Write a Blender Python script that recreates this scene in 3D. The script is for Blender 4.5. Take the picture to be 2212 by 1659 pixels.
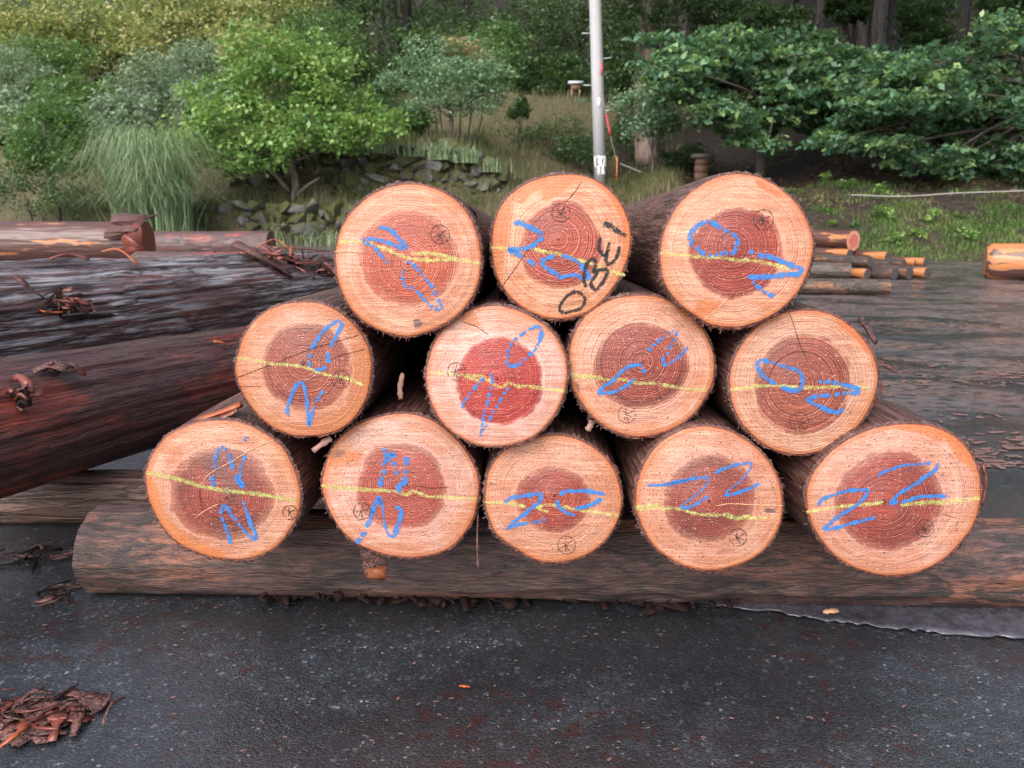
import bpy, math, random
import numpy as np
from mathutils import Vector, Matrix

# ------------------------------------------------------------------ scene, camera, sky, sun
S = bpy.context.scene
for o in list(bpy.data.objects):
    bpy.data.objects.remove(o, do_unlink=True)
COL = S.collection
R = math.radians

F = 1788.0            # focal length in units of a 2212 px wide picture
CX, CY = 1106.0, 829.5
HCAM = 0.617
PITCH = math.atan(383.5 / F)

cam_d = bpy.data.cameras.new('camera')
cam = bpy.data.objects.new('camera', cam_d)
COL.objects.link(cam)
cam.location = (0, 0, HCAM)
cam.rotation_euler = (R(90) - PITCH, 0, 0)
cam_d.sensor_fit = 'HORIZONTAL'
cam_d.sensor_width = 36.0
cam_d.lens = F / 2212.0 * 36.0
cam_d.clip_start = 0.05
cam_d.clip_end = 600
cam_d.dof.use_dof = True
cam_d.dof.focus_distance = 1.2
cam_d.dof.aperture_fstop = 11.0
S.camera = cam

SUN_EL, SUN_AZ = R(42), R(205)      # azimuth measured clockwise from +Y
world = bpy.data.worlds.new('World')
S.world = world
world.use_nodes = True
wn = world.node_tree
wn.nodes.clear()
w_out = wn.nodes.new('ShaderNodeOutputWorld')
w_bg = wn.nodes.new('ShaderNodeBackground')
w_sky = wn.nodes.new('ShaderNodeTexSky')
w_hs = wn.nodes.new('ShaderNodeHueSaturation')
w_sky.sky_type = 'NISHITA'
w_sky.sun_disc = False
w_sky.sun_elevation = SUN_EL
w_sky.sun_rotation = SUN_AZ
w_sky.air_density = 1.0
w_sky.dust_density = 4.0
w_sky.ozone_density = 1.5
w_hs.inputs['Saturation'].default_value = 0.55
w_bg.inputs['Strength'].default_value = 0.15
wn.links.new(w_sky.outputs[0], w_hs.inputs['Color'])
wn.links.new(w_hs.outputs[0], w_bg.inputs['Color'])
wn.links.new(w_bg.outputs[0], w_out.inputs['Surface'])

sun_d = bpy.data.lights.new('sun', 'SUN')
sun_d.energy = 0.9
sun_d.angle = R(60)
sun_d.color = (1.0, 0.97, 0.93)
sun = bpy.data.objects.new('sun', sun_d)
COL.objects.link(sun)
sdir = Vector((math.sin(SUN_AZ) * math.cos(SUN_EL), math.cos(SUN_AZ) * math.cos(SUN_EL), math.sin(SUN_EL)))
sun.rotation_euler = sdir.to_track_quat('Z', 'Y').to_euler()

S.render.engine = 'CYCLES'
S.view_settings.view_transform = 'Standard'
S.view_settings.look = 'None'
S.view_settings.gamma = 1.0
S.view_settings.exposure = 1.4
S.view_settings.use_curve_mapping = False
S.cycles.max_bounces = 3
S.cycles.diffuse_bounces = 2
S.cycles.glossy_bounces = 2
S.cycles.transmission_bounces = 2
S.cycles.transparent_max_bounces = 6

# ------------------------------------------------------------------ helpers
cp, sp = math.cos(PITCH), math.sin(PITCH)
def ray(px, py):
    cx, cy = (px - CX) / F, -(py - CY) / F
    return np.array([cx, cp + cy * sp, -sp + cy * cp])
CAM = np.array([0, 0, HCAM])
def atY(px, py, Y):
    d = ray(px, py)
    return CAM + d * (Y / d[1])
def onground(px, py, z=0.0):
    d = ray(px, py)
    return CAM + d * ((z - HCAM) / d[2])
def sph(px, py, thick, dia):
    return CAM + ray(px, py) * (dia * F / thick)
def ppm(Y):
    return F / Y

rng = np.random.default_rng(7)

def mesh_obj(name, V, faces, mat=None, parent=None, smooth=False, attrs=None, mats=None, midx=None, kind=None):
    """faces: (n,k) int array, or list of such arrays"""
    V = np.asarray(V, dtype=np.float32).reshape(-1, 3)
    if parent is not None and parent.get('_world', 1) and '_noloc' not in parent:
        V = V - np.array(parent.location, dtype=np.float32)
    me = bpy.data.meshes.new(name)
    if isinstance(faces, np.ndarray):
        faces = [faces]
    faces = [np.asarray(f, dtype=np.int32) for f in faces if len(f)]
    nl = sum(f.size for f in faces)
    npoly = sum(len(f) for f in faces)
    me.vertices.add(len(V))
    me.vertices.foreach_set('co', V.ravel())
    me.loops.add(nl)
    me.loops.foreach_set('vertex_index', np.concatenate([f.ravel() for f in faces]))
    me.polygons.add(npoly)
    tot = np.concatenate([np.full(len(f), f.shape[1], dtype=np.int32) for f in faces])
    start = np.concatenate([[0], np.cumsum(tot)[:-1]]).astype(np.int32)
    me.polygons.foreach_set('loop_start', start)
    me.polygons.foreach_set('loop_total', tot)
    if smooth:
        me.polygons.foreach_set('use_smooth', np.ones(npoly, dtype=bool))
    if midx is not None:
        me.polygons.foreach_set('material_index', np.asarray(midx, dtype=np.int32))
    for k, a in (attrs or {}).items():
        at = me.attributes.new(k, 'FLOAT', 'POINT')
        at.data.foreach_set('value', np.asarray(a, dtype=np.float32))
    me.update(calc_edges=True)
    me.validate()
    o = bpy.data.objects.new(name, me)
    COL.objects.link(o)
    for m in (mats or [mat]):
        if m: me.materials.append(m)
    if parent is not None:
        o.parent = parent
    if kind: o['kind'] = kind
    return o

def tag(o, label, cat, group=None):
    o['label'] = label; o['category'] = cat
    if group: o['group'] = group
    return o

def thing(name, label, cat, loc=(0, 0, 0), group=None):
    o = bpy.data.objects.new(name, None)
    o.empty_display_size = 0.05
    COL.objects.link(o)
    o.location = Vector([float(v) for v in loc])
    return tag(o, label, cat, group)

def frame_thing(name, label, cat, origin, axis, group=None, ref=(1, 0, 0)):
    """an Empty whose local Z runs along axis and local X follows ref; parts are given in local coordinates"""
    z = Vector(axis).normalized()
    x = Vector(ref); x = (x - z * x.dot(z)).normalized()
    y = z.cross(x)
    o = thing(name, label, cat, origin, group)
    o.rotation_euler = Matrix((x, y, z)).transposed().to_euler()
    return o, np.array(origin), np.array(x), np.array(y), np.array(z)

def lpart(name, V, faces, mat, parent, **k):
    """part given in the parent's local coordinates"""
    o = mesh_obj(name, V, faces, mat, None, **k)
    o.parent = parent
    return o

def grid_faces(nu, nv, wrap=True):
    """nu around (wrapped), nv rows"""
    j = np.arange(nu if wrap else nu - 1)
    i = np.arange(nv - 1)
    I, J = np.meshgrid(i, j, indexing='ij')
    J2 = (J + 1) % nu
    return np.stack([I * nu + J, I * nu + J2, (I + 1) * nu + J2, (I + 1) * nu + J], -1).reshape(-1, 4)

_T = rng.random((256, 256))
def vnoise(x, y, perx=None):
    x = np.asarray(x, float); y = np.asarray(y, float)
    xi = np.floor(x).astype(int); yi = np.floor(y).astype(int)
    fx = x - xi; fy = y - yi
    fx = fx * fx * (3 - 2 * fx); fy = fy * fy * (3 - 2 * fy)
    if perx:
        a, b = xi % perx, (xi + 1) % perx
    else:
        a, b = xi, xi + 1
    a, b = a % 256, b % 256
    c, d = yi % 256, (yi + 1) % 256
    return (_T[a, c] * (1 - fx) + _T[b, c] * fx) * (1 - fy) + (_T[a, d] * (1 - fx) + _T[b, d] * fx) * fy
def fbm(x, y, o=4):
    v = 0; a = 0.5
    for k in range(o):
        v = v + a * vnoise(x * 2 ** k + 17.3 * k, y * 2 ** k + 5.1 * k); a *= 0.5
    return v

def spline(pts, n, closed=False):
    P = np.asarray(pts, float)
    N = len(P)
    out = []
    segs = N if closed else N - 1
    tt = np.linspace(0, segs, n, endpoint=not closed)
    for t in tt:
        i = min(int(t), segs - 1); u = t - i
        if closed:
            p0, p1, p2, p3 = P[(i - 1) % N], P[i], P[(i + 1) % N], P[(i + 2) % N]
        else:
            p1, p2 = P[i], P[i + 1]
            p0 = P[i - 1] if i > 0 else 2 * p1 - p2
            p3 = P[i + 2] if i + 2 < N else 2 * p2 - p1
        out.append(0.5 * (2 * p1 + (p2 - p0) * u + (2 * p0 - 5 * p1 + 4 * p2 - p3) * u * u + (3 * p1 - p0 - 3 * p2 + p3) * u ** 3))
    return np.array(out)

def tube(pts, radii, seg=8, cap=True, rough=0.0, seed=0):
    P = np.asarray(pts, float); n = len(P)
    rad = np.broadcast_to(np.asarray(radii, float), (n,))
    T = np.gradient(P, axis=0); T /= np.linalg.norm(T, axis=1)[:, None] + 1e-9
    ref = np.array([0, 0, 1.0]) if abs(T[0][2]) < 0.9 else np.array([1.0, 0, 0])
    V = []
    r = np.random.default_rng(seed)
    a = np.linspace(0, 2 * np.pi, seg, endpoint=False)
    for i in range(n):
        x = np.cross(ref, T[i]); x /= np.linalg.norm(x) + 1e-9
        y = np.cross(T[i], x)
        rr = rad[i] * (1 + rough * (r.random(seg) - 0.5))
        V.append(P[i] + (np.cos(a) * rr)[:, None] * x + (np.sin(a) * rr)[:, None] * y)
    V = np.concatenate(V)
    f = [grid_faces(seg, n)]
    if cap:
        V = np.concatenate([V, P[:1], P[-1:]])
        j = np.arange(seg)
        f.append(np.concatenate([np.stack([np.full(seg, n * seg), (j + 1) % seg, j], -1),
                                 np.stack([np.full(seg, n * seg + 1), (n - 1) * seg + j, (n - 1) * seg + (j + 1) % seg], -1)]))
    return V, f

def join(parts):
    Vs, fs, off = [], {}, 0
    for V, f in parts:
        V = np.asarray(V).reshape(-1, 3)
        for a in (f if isinstance(f, list) else [f]):
            a = np.asarray(a)
            if a.size: fs.setdefault(a.shape[1], []).append(a + off)
        Vs.append(V); off += len(V)
    return np.concatenate(Vs), [np.concatenate(v) for v in fs.values()]

def strip_geo(path, width, thick, nrm=(0, 0, 1), taper=0.35, seed=0, twist=0.0, jag=.55):
    """a bent splinter or shred with real thickness"""
    P = np.asarray(path, float); n = len(P)
    T = np.gradient(P, axis=0); T /= np.linalg.norm(T, axis=1)[:, None] + 1e-9
    N0 = np.asarray(nrm, float)
    r = np.random.default_rng(seed)
    V = []
    for i in range(n):
        s = i / (n - 1)
        W = np.cross(T[i], N0); W /= np.linalg.norm(W) + 1e-9
        N = np.cross(W, T[i])
        a = twist * s
        W, N = W * math.cos(a) + N * math.sin(a), N * math.cos(a) - W * math.sin(a)
        w = width * 0.5 * (1.0 if taper >= 1 else (1.1 - jag + jag * r.random()) * (.45 + .55 * r.random() if i in (0, n - 1) else 1.0))
        h = thick * 0.5
        V += [P[i] - W * w - N * h, P[i] + W * w - N * h, P[i] + W * w + N * h, P[i] - W * w + N * h]
    f = grid_faces(4, n)
    caps = np.array([[3, 2, 1, 0], [4 * n - 4, 4 * n - 3, 4 * n - 2, 4 * n - 1]])
    return np.array(V), [np.concatenate([f, caps])]

# ------------------------------------------------------------------ node helper
class NT:
    def __init__(s, name):
        s.m = bpy.data.materials.new(name); s.m.use_nodes = True
        s.t = s.m.node_tree; s.t.nodes.clear()
        s.out = s.t.nodes.new('ShaderNodeOutputMaterial')
    def set(s, sock, v):
        if hasattr(v, 'links') or isinstance(v, bpy.types.NodeSocket): s.t.links.new(v, sock)
        elif isinstance(v, (tuple, list)) and len(v) == 3 and sock.type == 'RGBA': sock.default_value = (*v, 1)
        else: sock.default_value = v
    def n(s, typ, outp=0, props=None, **k):
        nd = s.t.nodes.new(typ)
        for a, b in (props or {}).items(): setattr(nd, a, b)
        for a, b in k.items():
            s.set(nd.inputs[a.replace('_', ' ')] if not a.startswith('i') or not a[1:].isdigit() else nd.inputs[int(a[1:])], b)
        return nd.outputs[outp]
    def math(s, op, a, b=None, c=None, clamp=False):
        nd = s.t.nodes.new('ShaderNodeMath'); nd.operation = op; nd.use_clamp = clamp
        s.set(nd.inputs[0], a)
        if b is not None: s.set(nd.inputs[1], b)
        if c is not None: s.set(nd.inputs[2], c)
        return nd.outputs[0]
    def mix(s, f, a, b, mode='MIX'):
        nd = s.t.nodes.new('ShaderNodeMix'); nd.data_type = 'RGBA'; nd.blend_type = mode
        s.set(nd.inputs[0], f); s.set(nd.inputs[6], a); s.set(nd.inputs[7], b)
        return nd.outputs[2]
    def smooth(s, v, lo, hi, a=0.0, b=1.0):
        nd = s.t.nodes.new('ShaderNodeMapRange'); nd.interpolation_type = 'SMOOTHSTEP'
        s.set(nd.inputs[0], v)
        for i, q in enumerate((lo, hi, a, b)): s.set(nd.inputs[1 + i], q)
        return nd.outputs[0]
    def attr(s, name):
        return s.n('ShaderNodeAttribute', 2, {'attribute_name': name})
    def obj(s, scale=(1, 1, 1), rot=(0, 0, 0), loc=(0, 0, 0), geo=False):
        c = s.n('ShaderNodeNewGeometry', 0) if geo else s.n('ShaderNodeTexCoord', 3)
        nd = s.t.nodes.new('ShaderNodeMapping')
        s.t.links.new(c, nd.inputs[0])
        nd.inputs['Scale'].default_value = scale; nd.inputs['Rotation'].default_value = rot; nd.inputs['Location'].default_value = loc
        return nd.outputs[0]
    def noise(s, vec, scale, detail=3.0, rough=0.55, dist=0.0, col=False):
        return s.n('ShaderNodeTexNoise', 1 if col else 0, Vector=vec, Scale=scale, Detail=detail, Roughness=rough, Distortion=dist)
    def voro(s, vec, scale, feat='F1', outp=0, rand=1.0):
        return s.n('ShaderNodeTexVoronoi', outp, {'feature': feat}, Vector=vec, Scale=scale, Randomness=rand)
    def ramp(s, fac, stops):
        nd = s.t.nodes.new('ShaderNodeValToRGB'); s.set(nd.inputs[0], fac)
        e = nd.color_ramp.elements
        while len(e) < len(stops): e.new(0.5)
        for i, (p, c) in enumerate(stops):
            e[i].position = p; e[i].color = (*c, 1)
        return nd.outputs[0]
    def bump(s, h, strength=0.3, dist=0.01, nrm=None):
        nd = s.t.nodes.new('ShaderNodeBump'); nd.inputs['Strength'].default_value = strength; nd.inputs['Distance'].default_value = dist
        s.set(nd.inputs['Height'], h)
        if nrm is not None: s.set(nd.inputs['Normal'], nrm)
        return nd.outputs[0]
    def bsdf(s, col, rough=0.6, spec=0.5, nrm=None, **k):
        nd = s.t.nodes.new('ShaderNodeBsdfPrincipled')
        s.set(nd.inputs['Base Color'], col); s.set(nd.inputs['Roughness'], rough); s.set(nd.inputs['Specular IOR Level'], spec)
        if nrm is not None: s.set(nd.inputs['Normal'], nrm)
        for a, b in k.items(): s.set(nd.inputs[a.replace('_', ' ')], b)
        return nd.outputs[0]
    def done(s, sh):
        s.t.links.new(sh, s.out.inputs['Surface']); return s.m

# ------------------------------------------------------------------ materials
def mat_plain(name, col, rough=0.6, spec=0.4, var=0.25, scale=20, bump=0.0):
    t = NT(name); v = t.obj()
    n = t.noise(v, scale, 4)
    c = t.mix(n, tuple(x * (1 - var) for x in col), tuple(min(1, x * (1 + var)) for x in col))
    nr = t.bump(n, bump, 0.01) if bump else None
    return t.done(t.bsdf(c, rough, spec, nr))

def mat_bark(name, dark=(.022, .012, .010), mid=(.085, .034, .026), light=(.16, .075, .058), red=(.22, .06, .035), redamt=.25,
             across=70, along=5, rough=.42, spec=.5, seed=0, grey=None, sheenamt=0.0, bump=.8, blotch=0.0, crevk=.75, bsc=None):
    t = NT(name)
    def o(sc, al): return t.obj((sc, sc, al), loc=(seed * 3.7, seed * 1.3, seed))
    n1 = t.noise(o(across, along), 1.0, 4, .68, .5)
    n2 = t.noise(o(across * 3.2, along * 2.6), 1.0, 3, .65)
    n3 = t.noise(o(9, 2.2), 1.0, 4, .6)
    n6 = t.noise(o(across * .35, along * .8), 1.0, 3, .6, .6)
    crev = t.math('ABSOLUTE', t.math('SUBTRACT', n6, .5))
    h = t.math('ADD', t.math('MULTIPLY', n1, .6), t.math('MULTIPLY', n2, .4))
    c = t.ramp(h, [(.34, dark), (.48, mid), (.64, light)])
    rm = t.math('MULTIPLY', t.smooth(n3, .50, .66), t.smooth(h, .40, .54))
    c = t.mix(t.math('MULTIPLY', rm, redamt * 2.2, clamp=True), c, red)
    if grey:  # silvery wet sheen along the ridges, painted into the bark colour
        n4 = t.noise(o(across * 1.6, along * 1.3), 1.0, 4, .7, .5)
        n5 = t.noise(o(6, 1.6), 1.0, 3, .55)
        sheen_mask = t.math('MULTIPLY', t.smooth(n4, .47, .60), t.smooth(n5, .28, .55))
        c = t.mix(t.math('MULTIPLY', sheen_mask, sheenamt), c, grey)
    if blotch:
        bl = t.smooth(t.noise(o(*(bsc or (across * .8, along * 2.2))), 1.0, 5, .72, .4), .47, .60)
        c = t.mix(t.math('MULTIPLY', bl, blotch), c, dark)
    c = t.mix(t.math('MULTIPLY', t.smooth(crev, .0, .035, 1, 0), crevk), c, tuple(x * .6 for x in dark))
    hh = t.math('ADD', h, t.math('MULTIPLY', t.smooth(crev, .0, .06), .65 * crevk))
    nr = t.bump(hh, bump, .006)
    rg = t.smooth(n2, .3, .7, rough - .12, rough + .18)
    return t.done(t.bsdf(c, rg, spec, nr))

def mat_face(name, seed, sap=(.80, .47, .285), sap2=(.66, .31, .165), heart=(.36, .125, .088), heart2=(.22, .062, .045),
             stain=(.52, .185, .07), nr=42.0, p=1.12, speck=.3, sawang=0.5, soft=.05, darkpatch=0.0, ringk=1.0):
    sap = tuple(x * k for x, k in zip(sap, (.60, .535, .62))); sap2 = tuple(x * k for x, k in zip(sap2, (.60, .535, .62)))
    heart = tuple(x * k for x, k in zip(heart, (.86, .52, .45))); heart2 = tuple(x * k for x, k in zip(heart2, (.86, .52, .45)))
    stain = tuple(x * k for x, k in zip(stain, (.60, .50, .45)))
    nr = nr * .8
    t = NT(name)
    ring, hd, st, th = t.attr('ring'), t.attr('heart'), t.attr('stain'), t.attr('smut')
    v = t.obj(loc=(seed * 1.7, seed * .9, seed))
    wob = t.noise(v, 14, 2)
    wob2 = t.noise(v, 60, 2)
    rr = t.math('ADD', ring, t.math('MULTIPLY', t.math('SUBTRACT', wob, .5), .045))
    rr = t.math('ADD', rr, t.math('MULTIPLY', t.math('SUBTRACT', wob2, .5), .008))
    ph = t.math('MULTIPLY', t.math('POWER', t.math('MAXIMUM', rr, .0001), p), nr)
    ph = t.math('ADD', ph, t.math('MULTIPLY', t.noise(t.n('ShaderNodeCombineXYZ', 0, X=t.math('MULTIPLY', rr, 9.0), Y=float(seed)), 1.0, 2), 4.0))
    fr = t.math('FRACT', ph)
    late = t.math('MULTIPLY', t.math('POWER', fr, 1.7), t.smooth(fr, .86, 1.0, 1.0, 0.0))
    late = t.math('MULTIPLY', late, 1.35, clamp=True)
    amp = t.noise(t.n('ShaderNodeCombineXYZ', 0, X=t.math('FLOOR', ph), Y=float(seed)), 5.3, 0)
    hn = t.math('ADD', hd, t.math('MULTIPLY', t.math('SUBTRACT', t.noise(v, 16, 4, .68), .5), .46))
    soft = soft * 2.2 + .04
    hm = t.smooth(hn, 1.0 - soft, 1.0 + soft, 1.0, 0.0)
    saw = t.noise(t.obj((9, 150, 1), rot=(0, 0, sawang), loc=(seed, 2, 0)), 1.0, 4, .65)
    saw2 = t.noise(t.obj((25, 320, 1), rot=(0, 0, sawang + .25), loc=(seed, 7, 0)), 1.0, 3, .65)
    mott = t.noise(v, 22, 4, .6)
    blot = t.noise(v, 60, 4, .7)
    fine = t.noise(v, 420, 2, .7)
    csap = t.mix(t.smooth(mott, .36, .62), sap, tuple(x * k for x, k in zip(sap2, (.95, .82, .72))))
    csap = t.mix(t.math('MULTIPLY', t.smooth(saw, .45, .70), .6), csap, tuple(min(1, x * 1.45) for x in sap))
    csap = t.mix(t.math('MULTIPLY', t.smooth(saw2, .46, .66), .62), csap, tuple(x * .62 for x in sap2))
    csap = t.mix(t.math('MULTIPLY', t.smooth(blot, .50, .70), .42), csap, tuple(x * k for x, k in zip(sap2, (.8, .6, .5))))
    ch = t.mix(t.smooth(t.noise(v, 17, 3), .35, .65), heart, heart2)
    band = t.math('MULTIPLY', t.smooth(hn, .72, .98), t.smooth(t.noise(t.obj(loc=(seed * 4.1, 2, 0)), 9, 3), .40, .62))
    ch = t.mix(t.math('MULTIPLY', band, .7), ch, tuple(x * .5 for x in heart2))
    ch = t.mix(t.math('MULTIPLY', t.smooth(saw, .48, .8), .5), ch, tuple(x * 1.7 for x in heart))
    ch = t.mix(t.math('MULTIPLY', t.smooth(saw2, .48, .70), .6), ch, tuple(x * .55 for x in heart2))
    if darkpatch:
        dm = t.smooth(t.noise(t.obj(loc=(seed * 2.2, seed * 1.1, 1)), 15, 4), .44, .62)
        ch = t.mix(t.math('MULTIPLY', dm, darkpatch), ch, (.055, .026, .024))
    ringdark_h = t.math('MULTIPLY', late, t.math('MULTIPLY', t.smooth(amp, .25, .7, .55, 1.0), .92 * ringk), clamp=True)
    ringdark_s = t.math('MULTIPLY', late, t.math('MULTIPLY', t.smooth(amp, .3, .75, .3, 1.0), .60 * ringk), clamp=True)
    ch = t.mix(t.math('MULTIPLY', t.smooth(fr, .0, .35, 1.0, 0.0), .35), ch, tuple(min(1, x * 1.9) for x in heart))
    csap = t.mix(ringdark_s, csap, (.17, .055, .025))
    ch = t.mix(ringdark_h, ch, (.055, .012, .010))
    sn = t.math('ADD', st, t.math('MULTIPLY', t.math('SUBTRACT', t.noise(v, 38, 4, .7), .5), 1.3))
    sm = t.smooth(sn, .30, .72)
    csap = t.mix(t.math('MULTIPLY', sm, .85), csap, t.mix(mott, stain, tuple(x * 1.35 for x in stain)))
    ch = t.mix(t.math('MULTIPLY', sm, .35), ch, (.09, .04, .028))
    c = t.mix(hm, csap, ch)
    c = t.mix(t.math('MULTIPLY', t.math('MULTIPLY', t.smooth(hn, .98, 1.02), t.smooth(hn, 1.02, 1.14, 1, 0)), .30), c, tuple(min(1, x * 1.3) for x in sap))
    sn2 = t.math('ADD', th, t.math('MULTIPLY', t.math('SUBTRACT', t.noise(v, 70, 5, .75), .5), 1.1))
    c = t.mix(t.math('MULTIPLY', t.smooth(sn2, .35, .75), .8), c, (.05, .043, .042))
    d = t.voro(v, 260, 'F1', 0)
    sel = t.noise(v, 230, 1)
    spk = t.math('MULTIPLY', t.smooth(d, .16, .32, 1, 0), t.smooth(sel, .58 - .16 * speck, .66 - .16 * speck))
    c = t.mix(t.math('MULTIPLY', spk, min(1, .35 + speck)), c, (.045, .02, .014))
    # pale flecks: wet sparkle painted into the colour
    d2 = t.voro(t.obj((1, 1.7, 1), rot=(0, 0, sawang), loc=(seed + 5, 1, 0)), 300, 'F1', 0)
    sparkle = t.math('MULTIPLY', t.smooth(d2, .14, .30, 1, 0), t.smooth(t.noise(v, 150, 1), .50, .60))
    c = t.mix(t.math('MULTIPLY', sparkle, .55), c, (.72, .52, .42))
    en = t.math('ADD', ring, t.math('MULTIPLY', t.math('SUBTRACT', t.noise(v, 90, 3), .5), .03))
    c = t.mix(t.math('MULTIPLY', t.math('MULTIPLY', t.smooth(ring, .74, .97), t.smooth(t.noise(t.obj(loc=(seed * 3.3, seed, 4)), 10, 4, .65), .42, .62)), .55), c, (.34, .13, .05))
    c = t.mix(t.math('MULTIPLY', t.smooth(en, .91, .975), .65), c, (.34, .095, .026))
    c = t.mix(t.smooth(en, .982, .992), c, (.17, .035, .014))
    hgt = t.math('ADD', t.math('MULTIPLY', late, .35), t.math('ADD', t.math('MULTIPLY', fine, .7), t.math('MULTIPLY', saw2, .8)))
    nrm = t.bump(hgt, .7, .002)
    rg = t.smooth(fine, .35, .65, .25, .6)
    return t.done(t.bsdf(c, rg, .45, nrm))

def mat_crayon(name, col, thresh=.46, rough=.5, soft=.03, amax=1.0):
    t = NT(name)
    v = t.obj()
    n = t.noise(v, 620, 3, .6)
    n2 = t.noise(v, 120, 2, .5)
    e = t.attr('edge')
    a = t.math('ADD', t.math('ADD', t.math('MULTIPLY', n, .65), t.math('MULTIPLY', n2, .35)), t.math('MULTIPLY', e, -.16))
    m = t.math('MULTIPLY', t.smooth(a, thresh - soft, thresh + soft), amax)
    c = t.mix(n2, tuple(x * .8 for x in col), tuple(min(1, x * 1.2) for x in col))
    b = t.bsdf(c, rough, .3)
    tr = t.n('ShaderNodeBsdfTransparent')
    nd = t.t.nodes.new('ShaderNodeMixShader')
    t.set(nd.inputs[0], m); t.set(nd.inputs[1], tr); t.set(nd.inputs[2], b)
    return t.done(nd.outputs[0])

def mat_leaf(name, cols, rough=.45, trans=.35, spec=.4):
    t = NT(name)
    r = t.attr('rnd')
    n = len(cols)
    c = t.ramp(r, [((i + .3) / n, q) for i, q in enumerate(cols)])
    b = t.bsdf(c, rough, spec)
    tl = t.n('ShaderNodeBsdfTranslucent', Color=t.mix(.5, c, (.25, .4, .06)))
    nd = t.t.nodes.new('ShaderNodeMixShader')
    t.set(nd.inputs[0], trans); t.set(nd.inputs[1], b); t.set(nd.inputs[2], tl)
    return t.done(nd.outputs[0])

def mat_asphalt():
    t = NT('wet_asphalt')
    v = t.obj(geo=True)
    warp = t.n('ShaderNodeVectorMath', 0, {'operation': 'ADD'}, i0=v, i1=t.n('ShaderNodeVectorMath', 0, {'operation': 'SCALE'}, i0=t.noise(v, 120, 2, .6, 0, True), Scale=.006))
    ag = t.voro(warp, 340, 'F1', 1)
    agd = t.voro(warp, 340, 'F1', 0)
    ag2 = t.voro(warp, 95, 'F1', 1); ag2d = t.voro(warp, 95, 'F1', 0)
    val = t.n('ShaderNodeSeparateColor', 0, Color=ag)
    val2 = t.n('ShaderNodeSeparateColor', 1, Color=ag)
    valb = t.n('ShaderNodeSeparateColor', 0, Color=ag2)
    big = t.noise(v, 2.2, 4, .6)
    med = t.noise(v, 24, 3, .65)
    base = t.ramp(val, [(.0, (.014, .016, .020)), (.5, (.023, .027, .034)), (.88, (.036, .042, .052)), (.97, (.065, .076, .092))])
    base = t.mix(t.math('MULTIPLY', t.smooth(valb, .93, .95), t.smooth(ag2d, .25, .45, .8, 0)), base, (.12, .135, .16))
    base = t.mix(t.math('MULTIPLY', t.smooth(val2, .991, .994), .85), base, (.26, .28, .30))
    base = t.mix(t.math('MULTIPLY', t.smooth(val2, .0, .03, 1, 0), .7), base, (.12, .09, .075))
    base = t.mix(t.smooth(med, .38, .65, .45, 0), base, (.012, .013, .015))
    film = t.noise(t.obj((1.2, 2.6, 1), rot=(0, 0, .35), geo=True, loc=(1.3, .4, 0)), 1.6, 6, .62, .8)
    base = t.mix(t.smooth(film, .46, .58, .5, 0), base, (.010, .011, .013))
    ns = t.noise(t.obj((1.0, 1.0, 1), geo=True, loc=(3, 1, 0)), 3.0, 5, .62)
    nf = t.noise(v, 30, 5, .7)
    sl = t.math('MULTIPLY', t.smooth(ns, .46, .60), t.smooth(nf, .53, .60))
    base = t.mix(t.math('MULTIPLY', sl, .85), base, (.026, .010, .009))
    vy = t.n('ShaderNodeSeparateXYZ', 1, Vector=t.n('ShaderNodeNewGeometry', 0))
    st = t.noise(t.obj((1.6, 3.0, 1), rot=(0, 0, -.12), geo=True), 1.0, 6, .68, .6)
    st2 = t.noise(t.obj((16, 28, 1), rot=(0, 0, -.12), geo=True), 1.0, 5, .7)
    mm = t.math('MULTIPLY', t.math('MULTIPLY', t.smooth(st, .42, .54), t.smooth(st2, .38, .54)), t.smooth(vy, 1.8, 3.0))
    base = t.mix(t.math('MULTIPLY', mm, .8), base, t.mix(st2, (.11, .075, .078), (.24, .175, .175)))
    rgv = t.smooth(t.math('ADD', film, t.math('MULTIPLY', med, .4)), .55, .85, .13, .36)
    h = t.math('ADD', t.math('MULTIPLY', agd, -.6), t.math('MULTIPLY', med, .6))
    nr = t.bump(h, .55, .0035)
    return t.done(t.bsdf(base, rgv, .9, nr, Coat_Weight=t.math('MULTIPLY', t.smooth(film, .42, .60, .8, .35), t.smooth(vy, 1.4, 2.6, 1.0, .15)), Coat_Roughness=.30, Coat_IOR=1.4))

def mat_hill():
    t = NT('hillside_soil')
    v = t.obj(geo=True)
    g = t.attr('green')
    n1 = t.noise(v, 1.3, 3, .6); n2 = t.noise(v, 14, 3, .65); n3 = t.noise(v, 55, 2, .6)
    soil = t.ramp(n2, [(.3, (.010, .007, .006)), (.5, (.025, .017, .013)), (.72, (.055, .038, .027))])
    grass = t.ramp(n3, [(.3, (.03, .028, .013)), (.5, (.068, .060, .030)), (.72, (.12, .098, .058))])
    m = t.smooth(t.math('ADD', g, t.math('MULTIPLY', t.math('SUBTRACT', n1, .5), .9)), .3, .7)
    c = t.mix(m, soil, grass)
    return t.done(t.bsdf(c, .8, .25, t.bump(n2, .8, .06)))

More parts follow.
